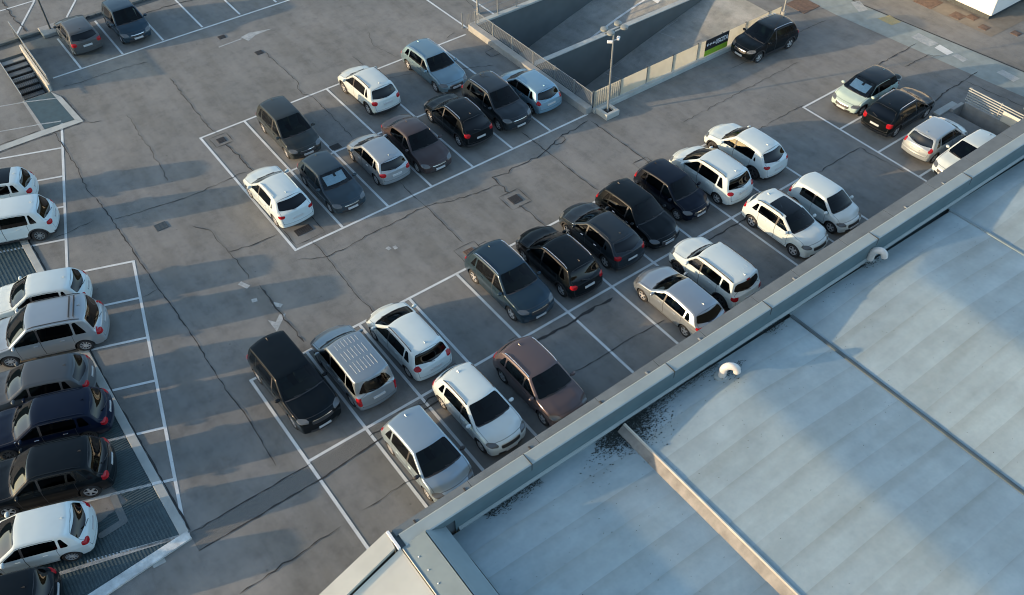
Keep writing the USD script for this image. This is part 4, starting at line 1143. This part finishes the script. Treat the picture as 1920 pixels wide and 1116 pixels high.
# ------------------------------------------------------------------ lamp posts
def lamp_post(x, y, h, label, heads=True, base='pot', mat='steel', r=.065):
    t = thing('lamp_post', label, 'lamp post', (x, y, 0), group='lamp posts on the deck')
    if base == 'pot':
        obj('base', cat([chbox(-.45, .45, -.45, -.25, 0, .34, .02), chbox(-.45, .45, .25, .45, 0, .34, .02), chbox(-.45, -.25, -.249, .249, 0, .335, .02), chbox(.25, .45, -.249, .249, 0, .335, .02)]), M['pale_concrete'], t)
        obj('soil', bx(-.249, .249, -.249, .249, 0, .2), M['iron'], t)
    elif base == 'slab':
        obj('base', chbox(-.6, .6, -.6, .6, 0, .22, .03), M['concrete'], t)
    else:
        obj('base', cyl((0, 0, 0), (0, 0, .25), .14, 12), M[mat], t)
    obj('pole', cyl((0, 0, 0), (0, 0, h), r, 12, r * .75), M[mat], t, smooth=40)
    if heads:
        obj('crossbar', chbox(-.62, .62, -.03, .03, h - .05, h + .02, .01), M['lamp_grey'], t)
        for sx in (-1, 1):
            for sy in (-1, 1):
                hd = trimesh.convex.convex_hull(np.vstack([np.array([(sx * .45 + .20 * math.cos(a), sy * .24 + .20 * math.sin(a), h + .03 + dz) for a in np.linspace(0, 2 * np.pi, 13)[:-1] for dz in (0, .10)]), [(sx * .45, sy * .24, h + .20)]]))
                ho = obj('floodlight', hd, M['lamp_grey'], t, smooth=40)
                obj('lens', cyl((sx * .45, sy * .24, h + .0), (sx * .45, sy * .24, h + .028), .17, 12), M['clear_lamp'], ho)
        for sx in (-1, 1):
            cm = chbox(-.08, .08, -.07, .22, 0, .13, .03)
            co = obj('camera', xform(cm, (sx * .22, -.1, h - .62), sx * -.9), M['white_plastic'], t)
            obj('bracket', cyl((0, 0, h - .6), (sx * .22, -.1, h - .56), .025, 6), M['white_plastic'], co)
    return t


lamp_post(18.38, -11.42, 5.05, 'floodlight mast with four lamps and two white cameras in a square concrete pot', r=.06)
lamp_post(-2.85, 15.75, 7.0, 'dark lamp pole on a square slab behind the upper left bays', heads=True, base='slab', mat='dark_steel', r=.055)
lamp_post(33.83, -10.1, 6.0, 'thin lamp pole standing behind the black off-roader', heads=True, base='round', mat='concrete', r=.05)
lamp_post(19.0, 1.55, 6.5, 'pole rising out of frame behind the far corner of the ramp pit', heads=True, base='round', mat='concrete', r=.07)
tl = thing('marker_post', 'short post by the crack at the corner of the ramp railing', 'post', (17.3, .75, 0))
obj('post', cyl((0, 0, 0), (0, 0, 1.0), .03, 8), M['steel'], tl)
obj('foot', cyl((0, 0, 0), (0, 0, .03), .09, 10), M['steel'], tl)

# ------------------------------------------------------------------ stairwell at right, bollard, white building
rw = thing('stairwell', 'sunken stairwell with slatted railing beside the silver hatchback at right', 'stairs')
obj('wall', bx(34.102, 34.3, -25.3, -22.6, -3, .25), M['concrete'], rw)
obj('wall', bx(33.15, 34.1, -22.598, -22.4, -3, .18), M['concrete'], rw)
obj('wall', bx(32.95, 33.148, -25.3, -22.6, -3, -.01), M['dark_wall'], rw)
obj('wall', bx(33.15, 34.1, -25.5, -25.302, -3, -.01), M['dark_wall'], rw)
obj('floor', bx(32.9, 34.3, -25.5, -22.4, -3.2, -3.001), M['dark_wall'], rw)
obj('ledge', chbox(32.2, 33.9, -22.38, -22.0, 0, .12, .015), M['pale_concrete'], rw)
rr = thing('slatted_railing', 'pale railing of horizontal slats above the sunken stairwell at right', 'railing')
for k in range(6):
    z = .34 + .14 * k
    obj('slat', bx(34.18, 34.22, -26.2, -22.5, z, z + .05), M['pale_concrete'], rr)
for y in (-26.1, -24.4, -22.6):
    obj('post', bx(34.222, 34.26, y - .03, y + .03, 0, 1.12), M['steel'], rr)
lb = thing('litter_bin', 'small grey bin behind the mint green hatchback', 'bin', (*(32.50, -19.20), 0))
obj('drum', lathe_z([(.0, .02), (.24, .02), (.26, .7), (.24, .72), (.23, .5), (.0, .48)]), M['steel'], lb, smooth=40)
obj('rim', lathe_z([(.25, .70), (.285, .71), (.285, .76), (.25, .76)]), M['pale_concrete'], lb, smooth=40)
cp = thing('guard_board', 'cream rounded board fixed in front of the slatted railing at right', 'board')
obj('board', chbox(33.9, 33.98, -26.3, -24.75, .35, .95, .035), M['panel'], cp)
obj('bracket', bx(33.981, 34.178, -25.6, -25.5, .5, .6), M['steel'], cp)
bl = thing('bollard', 'cream round bollard at the right edge of the frame', 'bollard', (*(36.49, -24.77), 0))
obj('post', cyl((0, 0, 0), (0, 0, .42), .10, 14), M['cream'], bl, smooth=40)
sp = trimesh.creation.icosphere(2, .2); sp.apply_translation((0, 0, .55))
obj('ball', sp, M['cream'], bl, smooth=True)

wb = thing('white_building', 'plain white building with a sunlit side at the upper right corner', 'building')
obj('wall', chbox(43.1, 60, -18.25, 22, .32, 4.3, .03), M['white_wall'], wb)
obj('plinth', bx(43.25, 59.9, -18.1, 21.9, 0, .319), M['dark_steel'], wb)
obj('window', bx(44.2, 45.5, -18.262, -18.252, 1.2, 3.0), M['dark_glass'], wb)
obj('door', bx(46.6, 47.6, -18.264, -18.252, .35, 2.6), M['steel'], wb)

# ------------------------------------------------------------------ the building with the membrane roof
T, RZ = 2.6, 1.6
YO, YS, YI = -26.86, -27.34, -27.80      # outer edge, joint between the two cap strips, inner edge of the parapet
hall = thing('hall_building', 'pale blue membrane roof with raised ribs behind the parapet of the car park', 'building')
yo = lambda x: -27.06 + .0122 * (x + 3.2)
X0, X1 = -4.55, 75.0
pts = [(X0, yo(X0)), (45, yo(45)), (45, YS - .3), (X0, YS - .3)]
obj('parapet_core', trimesh.creation.extrude_polygon(Polygon([(X0, yo(X0) - .01), (60, yo(60) - .01), (60, YI + .02), (X0, YI + .02)]), T - .06, engine='earcut'), M['dark_wall'], hall)
CX = [-4.5, -1.55, 1.3, 4.05, 6.9, 9.3, 12.2, 14.6, 17.6, 20.6, 23.6, 26.6, 29.6, 33, 37, 42, 47]
for i, (a, b) in enumerate(zip(CX[:-1], CX[1:])):
    pm = trimesh.creation.extrude_polygon(Polygon([(a + .008, yo(a)), (b - .008, yo(b)), (b - .008, YS + .008), (a + .008, YS + .008)]), .07, engine='earcut')
    pm.apply_translation((0, 0, T - .055))
    obj('cap_block', pm, M['coping_dark'], hall)
CX2 = [-4.42, .55, 7.15, 12.35, 18.9, 25.5, 32, 39, 47]
for a, b in zip(CX2[:-1], CX2[1:]):
    sec = [(YS, T - .05), (YS, T + .045), (YS - .04, T + .06), (YI + .01, T + .035), (YI - .03, T + .015), (YI - .03, T - .05)]
    pm = trimesh.creation.extrude_polygon(Polygon([(y, z) for y, z in sec]), b - a - .016, engine='earcut')
    v = pm.vertices.copy(); pm.vertices = np.column_stack([v[:, 2] + a + .008, v[:, 0], v[:, 1]]); pm.fix_normals()
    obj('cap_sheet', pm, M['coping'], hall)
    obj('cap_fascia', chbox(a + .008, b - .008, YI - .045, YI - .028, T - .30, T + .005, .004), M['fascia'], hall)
    obj('cap_joint', bx(b - .012, b + .012, YI - .052, YS - .01, T - .31, T + .066), M['tar'], hall)
for x in (-3.75, -1.8, .9, 4.1, 6.3, 9.0, 14.3, 21.5, 24.2):
    obj('fixing', chbox(x - .035, x + .035, YS + .01, YS + .15, T + .015, T + .04, .008), M['iron'] if x < 5 else M['concrete'], hall)
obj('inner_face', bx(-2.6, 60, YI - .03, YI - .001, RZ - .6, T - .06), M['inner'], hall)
fl = Polygon([(YI - .032, RZ + .02), (YI - .032, RZ + .15), (YI - .045, RZ + .15), (YI - .07, RZ + .10), (YI - .11, RZ + .07), (YI - .125, RZ + .02)])
pm = trimesh.creation.extrude_polygon(fl, 62.5, engine='earcut'); v = pm.vertices.copy(); pm.vertices = np.column_stack([v[:, 2] - 2.5, v[:, 0], v[:, 1]]); pm.fix_normals()
obj('base_flashing', pm, M['coping'], hall)

VAL = [-2.9, 4.55, 13.55, 24.15, 34.5, 45.0]


def roof_z(x, y):
    """folded roof: valleys at the ribs, soft ridges half way, hipped down to the parapet"""
    x, y = np.asarray(x, float), np.asarray(y, float)
    z = np.zeros_like(x)
    for i, (a, b) in enumerate(zip(VAL[:-1], VAL[1:])):
        k = (x >= a) & (x <= b)
        t = (x - a) / (b - a)
        if i == 0:
            h = .42 * (1 - t) - .10 * t * t
        else:
            d = np.abs(t - .5) * (b - a)
            half = (b - a) / 2
            s = .104
            h = s * (half - np.sqrt(d * d + .05)) + (.13 * np.clip(1 - 2 * t, 0, 1) if i == 1 else 0)
        z = np.where(k, h, z)
    hip = .02 + .30 * np.maximum(YI - .1 - y, 0)
    m = -.025 * np.log(np.exp(-z / .025) + np.exp(-hip / .025))
    return RZ + np.maximum(m, -.1)


STRIPS = [YI - .12 - 1.04 * k for k in range(0, 19)]
for i, (a, b) in enumerate(zip(VAL[:-1], VAL[1:])):
    gx = np.linspace(a + .02, b - .02, 25)
    for k in range(len(STRIPS) - 1):
        y1, y0 = STRIPS[k], STRIPS[k + 1]
        gy = np.linspace(y0 - .035, y1, 5)
        X, Y = np.meshgrid(gx, gy, indexing='ij')
        sk = .045 * (X - a) * (-1 if i else 0) * .4
        lift = .0035 * (1 + (k % 2)) + .004 * (Y - y0) / 1.04
        wav = .006 * (meshkit.noise(np.stack([X * .7, Y * .9, 0 * X + i], -1), 5) - .5)
        Z = roof_z(X, Y) + lift + wav
        v = np.stack([X, Y + sk, Z], -1).reshape(-1, 3)
        n = len(gy)
        idx = np.arange(len(gx) - 1)[:, None] * n + np.arange(n - 1)[None]
        f = np.stack([idx, idx + n, idx + n + 1, idx + 1], -1).reshape(-1, 4)
        pr = obj('membrane_strip', (v, f), MEMB[int(RNG.randint(4))], hall, smooth=True)
        lap = np.tile(np.clip(np.linspace(0, 1, n), 0, 1)[::-1], len(gx))
        UsdGeom.PrimvarsAPI(pr).CreatePrimvar('lap', Sdf.ValueTypeNames.FloatArray, 'vertex').Set([float(q) for q in lap])
obj('roof_slab', bx(-2.6, 60, -60, YI - .05, -.02, RZ - .35), M['dark_wall'], hall)
# raised ribs in the valleys
def rib_mesh(sec, x):
    pm = trimesh.creation.extrude_polygon(Polygon(sec), 24.0, engine='earcut')
    v = pm.vertices.copy(); pm.vertices = np.column_stack([v[:, 0] + x, YI - .25 - v[:, 2], v[:, 1] + RZ]); pm.fix_normals()
    return pm


M['rib_side'] = plain('rib_side_sheet', (.21, .20, .175), .6, var=.35, scale=1.8)
M['rib_cap'] = plain('rib_cap_sheet', (.46, .42, .34), .4, var=.15, scale=1.3)
M['rib_dark'] = plain('dark_rib_sheet', (.055, .075, .08), .55, var=.25, scale=1.6)
obj('valley_rib', rib_mesh([(-.34, -.12), (-.02, .16), (.0, .0), (0, -.14)], VAL[1]), M['rib_side'], hall)
obj('rib_cap', rib_mesh([(-.015, -.1), (-.015, .17), (.03, .205), (.09, .19), (.13, -.1)], VAL[1] - .001), M['rib_cap'], hall, smooth=35)
for i, x in enumerate(VAL[2:-1]):
    w, h = .10, .06
    obj('valley_rib', rib_mesh([(-w, -.05), (-w * .75, h * .75), (-w * .35, h), (w * .35, h), (w * .75, h * .75), (w, -.05)], x), M['rib_dark'] if i == 0 else M['upstand'], hall, smooth=35)
# black lichen and grit along the foot of the parapet
LR = np.random.RandomState(11)


def lichen(n, xr, yr, s0, s1, dens):
    ms = []
    for _ in range(n):
        x = LR.uniform(*xr) if len(xr) == 2 else LR.normal(xr[0], xr[1]); y = yr[0] - abs(LR.normal(0, yr[1]))
        if meshkit.noise(np.array([[x * .8, y * 1.5, 0]]), 4)[0] < dens:
            continue
        r = LR.uniform(s0, s1)
        a = np.linspace(0, 2 * np.pi, 7)[:-1]
        rr = r * LR.uniform(.45, 1.1, 6)
        px, py = x + rr * np.cos(a) * 1.5, y + rr * np.sin(a) * .7
        v = np.column_stack([px, py, roof_z(px, py) + .026])
        v = np.vstack([v, [x, y, float(roof_z(x, y)) + .036]])
        ms.append(trimesh.Trimesh(v, [(6, j, (j + 1) % 6) for j in range(6)], process=False))
    return cat(ms)


obj('lichen', lichen(5200, (-2.4, 19), (YI - .13, .16), .005, .03, .46), M['moss'], hall, kind='stuff')
obj('lichen', lichen(3800, (4.6, .75, 0), (YI - .14, .50), .005, .034, .38), M['moss'], hall, kind='stuff')
obj('lichen', lichen(420, (-2.4, 24), (YI - 1.0, 6.0), .005, .02, .3), M['moss'], hall, kind='stuff')
obj('lichen', lichen(420, (9.4, .35, 0), (YI - .55, .38), .006, .035, .36), M['moss'], hall, kind='stuff')
# raised west edge of the roof and the end wall
obj('west_kerb', trimesh.convex.convex_hull(np.array([(x, y, z) for y in (YI + .01, -60) for x, z in ((-4.55, RZ), (-4.55, T - .02), (-3.72, T + .16), (-3.70, RZ))])), M['upstand'], hall)
obj('west_kerb', trimesh.convex.convex_hull(np.array([(x, y, z) for y in (YI + .01, -60) for x, z in ((-3.685, RZ), (-3.685, T + .15), (-2.95, RZ + .62), (-2.85, RZ))])), M['upstand'], hall)
obj('cap_edge', tube([(-4.56, YI - .02, T - .005), (-4.56, -60, T - .005)], .02, 6), M['cream'], hall)
for k in range(24):
    y = YI - .6 - .55 * k
    obj('rivet', chbox(-4.34, -4.30, y, y + .04, T + .02, T + .065, .008), M['white_plastic'], hall)
low = thing('cream_annex', 'cream flat-topped annex with a thick cream edge wall at the bottom of the frame', 'building')
rp = trimesh.creation.extrude_polygon(Polygon([(-4.60, -27.76), (-4.60, -60), (-26, -60), (-26, -32.38)]), .3, engine='earcut'); rp.apply_translation((0, 0, T - .33))
obj('roof', rp, M['cream'], low)
obj('wall', bx(-25.8, -4.62, -60, -33, 0, T - .331), M['cream'], low)
ew = [(-4.56, -27.02), (-4.70, -27.62), (-24, -31.75), (-24, -31.15)]
em = trimesh.creation.extrude_polygon(Polygon([(-4.63, -27.02), (-4.76, -27.68), (-12, -29.32), (-12, -28.62)]), .16, engine='earcut'); em.apply_translation((0, 0, T - .1))
obj('edge_cap', em, M['cream'], low)
em = trimesh.creation.extrude_polygon(Polygon([(-4.66, -27.12), (-4.74, -27.62), (-12, -29.24), (-12, -28.72)]), T - .11, engine='earcut')
obj('edge_wall', em, M['dark_steel'], low)
obj('cap_flange', chbox(-4.70, -4.60, -27.80, -27.05, T - .1, T + .085, .01), M['white_plastic'], low)

# vent pipes on the ridges
def vent_pipe(x, y, label, turn):
    z = float(roof_z(x, y))
    t = thing('vent_pipe', label, 'vent pipe', (x, y, z), turn, group='vent pipes on the roof')
    a = np.linspace(0, math.radians(150), 9)
    arc = [(-.25 + .25 * math.cos(q), 0, .40 + .25 * math.sin(q)) for q in a]
    pts = [(0, 0, -.05), (0, 0, .40)] + [(x_, y_, z_) for x_, y_, z_ in arc[1:]] + [(arc[-1][0] - .04, 0, arc[-1][2] - .16)]
    pts = [np.array(p) for p in pts]
    rings = []
    for i, p in enumerate(pts):
        d = pts[min(i + 1, len(pts) - 1)] - pts[max(i - 1, 0)]; d = d / np.linalg.norm(d)
        u = np.array([0, 1.0, 0]); w = np.cross(d, u)
        q = np.linspace(0, 2 * np.pi, 15)[:-1]
        rings.append(p + .145 * (np.cos(q)[:, None] * u + np.sin(q)[:, None] * w))
    v = np.vstack(rings); n = 14
    f = [(i * n + j, i * n + (j + 1) % n, (i + 1) * n + (j + 1) % n, (i + 1) * n + j) for i in range(len(pts) - 1) for j in range(n)]
    obj('pipe', (v, f), M['pvc'], t, smooth=50)
    obj('collar', lathe_z([(.15, .07), (.17, .06), (.26, .02), (.30, -.03)]), M['coping'], t, smooth=40)
    obj('joint', cyl((0, 0, .32), (0, 0, .40), .158, 14), M['pvc'], t, smooth=40)
    return t


vent_pipe(*(8.91, -28.67), 'larger bent cream vent pipe on the roof with dirt round its foot', 135)
vent_pipe(*(18.64, -27.93), 'bent cream vent pipe near the far end of the parapet', 120)

# ------------------------------------------------------------------ the cars
UP, LOW = 'cars parked in the upper block', 'cars parked in the long lower block'
# upper block, far row
car('dark olive people carrier facing the camera in the upper block', 'mpv', 'olive_grey', 'front', (3.72, -5.25), -90.5, L=4.5, group=None, privacy=False)
car('white small off-roader with red lamps, rear to the camera, in the far row', 'small_suv', 'pearl_white', 'rear', (9.01, -4.39), 91, rails='plastic', L=4.28)
car('silver blue estate car facing the camera at the far end of the upper block', 'wagon', 'blue_silver', 'front', (13.07, -4.91), -90, rails='chrome', L=4.7, privacy=False)
# upper block, near row
car('white crossover with sloping roof, rear to the camera, nearest left corner of the upper block', 'coupe_suv', 'white', 'rear', (0.93, -9.60), 91, rails='white', clad=0, tail=(.86, 1.0))
car('dark grey hatchback with a foil sunshade behind its windscreen', 'golf', 'teal_grey', 'front', (3.42, -10.26), -90, sunshade=True, L=4.25)
car('small silver hatchback with dark tailgate glass beside the car with the sunshade', 'hatch', 'silver', 'rear', (6.24, -9.76), 90, L=3.95, tail=(.78, .94))
car('brown saloon facing the camera with chrome grille line', 'sedan', 'brown', 'front', (8.38, -10.30), -90.5, chrome_belt=False)
car('black crossover with silver roof rails, rear to the camera, in the upper block', 'coupe_suv', 'black', 'rear', (11.28, -9.76), 90, rails='chrome', L=4.45, H=1.6)
car('dark grey off-roader facing the camera between the black crossover and the pale blue hatchback', 'suv', 'graphite', 'front', (13.73, -9.90), -90, rails='chrome', L=4.5)
car('pale blue hatchback, rear to the camera, beside the ramp railing', 'hatch', 'sky_blue', 'rear', (15.95, -9.67), 91, L=4.03, tail=(.82, 1.28), tail_w=.17)
# lower block, far row
car('black boxy off-roader facing the camera at the near end of the long block', 'long_boxy', 'black', 'front', (-3.73, -20.59), -88, L=4.72, privacy=False, antenna=True)
car('silver van with ribbed roof, rear to the camera', 'van', 'mid_silver', 'rear', (-1.48, -20.94), 90.5, roof_ribs=7, tail=(.62, 1.02), tail_w=.12, antenna=False)
car('white rounded hatchback with dark rear glass between the silver van and an empty bay', 'mpv', 'white', 'rear', (1.06, -21.04), 91.5, L=4.25, H=1.58, rails='plastic', tail=(.86, 1.04))
car('steel blue off-roader with tall red rear lamps facing the camera beside an empty bay', 'big_suv', 'steel_blue', 'front', (6.23, -21.15), -90, rails='chrome', L=4.6, tail=(.98, 1.5), tail_w=.10, privacy=False)
car('black off-roader with a greenish rear window, rear to the camera', 'suv', 'black', 'rear', (8.77, -21.32), 90, rails='chrome', L=4.48, glass_rear='dark_glass')
car('dark grey rounded crossover, rear to the camera, between two black cars', 'coupe_suv', 'graphite', 'rear', (11.43, -21.11), 90.5, L=4.42, H=1.52, rails='graphite', chrome_belt=True)
car('black hatchback with a bright waist trim facing the camera', 'wagon', 'black', 'front', (13.67, -21.13), -89.5, L=4.4, H=1.56, chrome_belt=True, tail=(.8, 1.0))
car('small blue black hatchback facing the camera beside the white cars', 'hatch', 'blue_black', 'front', (16.17, -20.64), -89, L=3.98, spokes=7)
car('white people carrier with red lamps, rear to the camera, beside the blue black hatchback', 'mpv', 'white', 'rear', (18.57, -21.02), 91.5, L=4.4, H=1.63, rails='plastic', tail=(.86, 1.0))
car('white crossover with black arches at the far end of the long block', 'coupe_suv', 'white', 'rear', (21.34, -20.75), 92, L=4.4, H=1.6, rim='dark_rim', tail=(.92, 1.06))
# lower block, near row
car('silver people carrier with cream sides and black mirrors facing the parapet', 'mpv', 'ice_silver', 'roofrear', (-1.45, -22.58), -89, L=4.05, H=1.60, trim_mirror='plastic', tail=(.9, 1.3), tail_w=.12, privacy=False, spokes=7)
car('white crossover with dark rails facing the parapet next to the silver people carrier', 'small_suv', 'white', 'roofrear', (1.25, -22.03), -89, L=4.2, W=1.80, H=1.58, rails='plastic', clad=0, wr=.33)
car('brown off-roader with pale window frames facing the parapet', 'suv', 'plum_brown', 'roofrear', (3.92, -22.40), -90, L=4.3, H=1.62, clad=0, rails='chrome', privacy=False)
car('silver sporty hatchback with dark rear glass, rear towards the parapet', 'sporty', 'champagne', 'hood', (11.34, -22.02), 90, tail=(.84, .98), privacy=False)
car('white boxy off-roader with black wheel arches and ribbed roof', 'boxy_suv', 'white', 'hood', (13.68, -21.78), 90.5, rails='plastic', rim='dark_rim', tail=(.84, 1.04), privacy=False, roof_ribs=5)
car('white crossover with a large black glass roof facing the parapet', 'small_suv', 'white', 'roofrear', (18.59, -22.03), -90, L=4.16, W=1.74, H=1.55, clad=0, roof_clip=(.04, .75, .50, 'dark_glass'), rails='plastic')
car('small white three-door car facing the parapet, last of the near row', 'city', 'white', 'roofrear', (21.13, -22.27), -90, two_door=True, antenna=False)
# right-hand bays
car('mint green hatchback with black roof and a pale sunshade', 'hatch', 'mint', 'front', (28.20, -18.97), 181, clad=1, roof='black', sunshade=True, L=4.0, group=None)
car('black sloping-backed crossover parked between the mint and the silver hatchbacks', 'coupe_suv', 'black', 'rear', (27.96, -21.22), 1.5, rails='chrome', L=4.45, tail=(.80, 1.02))
car('small silver hatchback with tall red lamps beside the slatted railing', 'hatch', 'light_silver', 'rear', (27.81, -23.78), 0, L=3.75, W=1.69, H=1.51, tail=(.82, 1.15), tail_w=.14, clad=0)
car('white car half hidden behind the right end of the parapet', 'golf', 'white', 'middle', (29.55, -25.78), 179, L=4.1, W=1.7, H=1.47)
car('black off-roader with bright wheels standing alone by the exit sign', 'small_suv', 'black', 'front', (27.72, -12.02), 179, L=4.25, rails='chrome', wr=.345, privacy=False)
# upper left bays
car('grey brown hatchback, rear to the camera, in the upper left bays', 'golf', 'taupe', 'rear', (-1.80, 11.44), 90, L=4.1)
car('dark blue people carrier facing the camera in the upper left bays', 'mpv', 'steel_blue', 'front', (0.98, 10.93), -90, L=4.0, H=1.6)
# left-hand row, noses away to the left
LH = 160.2
car('white hatchback with black roof, topmost of the left row', 'hatch', 'white', 'rear', (-8.11, 0.44), LH, roof_clip=(.1, .42, .62, 'black'), L=4.0)
car('white off-roader with dark alloys, second in the left row', 'suv', 'white', 'rear', (-8.01, -2.50), LH, L=4.45, rim='steel', spokes=9)
car('white hatchback with a plain bluish roof, third in the left row above the silver minivan', 'golf', 'white', 'rear', (-8.38, -8.07), LH, tail=(.78, .95))
car('long silver minivan with two roof bars in the left row', 'minivan', 'silver', 'rear', (-8.46, -10.44), LH, rails='plastic', roof_bars=2, spokes=9, tail=(.8, 1.1))
car('dark grey hatchback with pale windscreen below the silver minivan', 'sporty', 'mid_grey', 'rear', (-9.89, -12.94), LH, L=4.35, tail=(.8, .98))
car('navy estate car with bright window trim in the left row', 'wagon', 'navy', 'rear', (-9.92, -15.05), LH, chrome_belt=True, rails='navy', L=4.75, rim='dark_rim', spokes=9)
car('black off-roader with large bright wheels on the ribbed deck', 'big_suv', 'black', 'rear', (-10.70, -17.49), LH, rails='black', spokes=5, tail=(.86, 1.08))
car('white hatchback nearest the bottom left on the ribbed deck', 'golf', 'white', 'rear', (-12.16, -19.60), LH, privacy=True, spokes=10, tail=(.78, .96))
car('black car cut off by the bottom left corner of the frame', 'golf', 'black', 'rear', (-13.91, -21.36), LH, L=4.3)
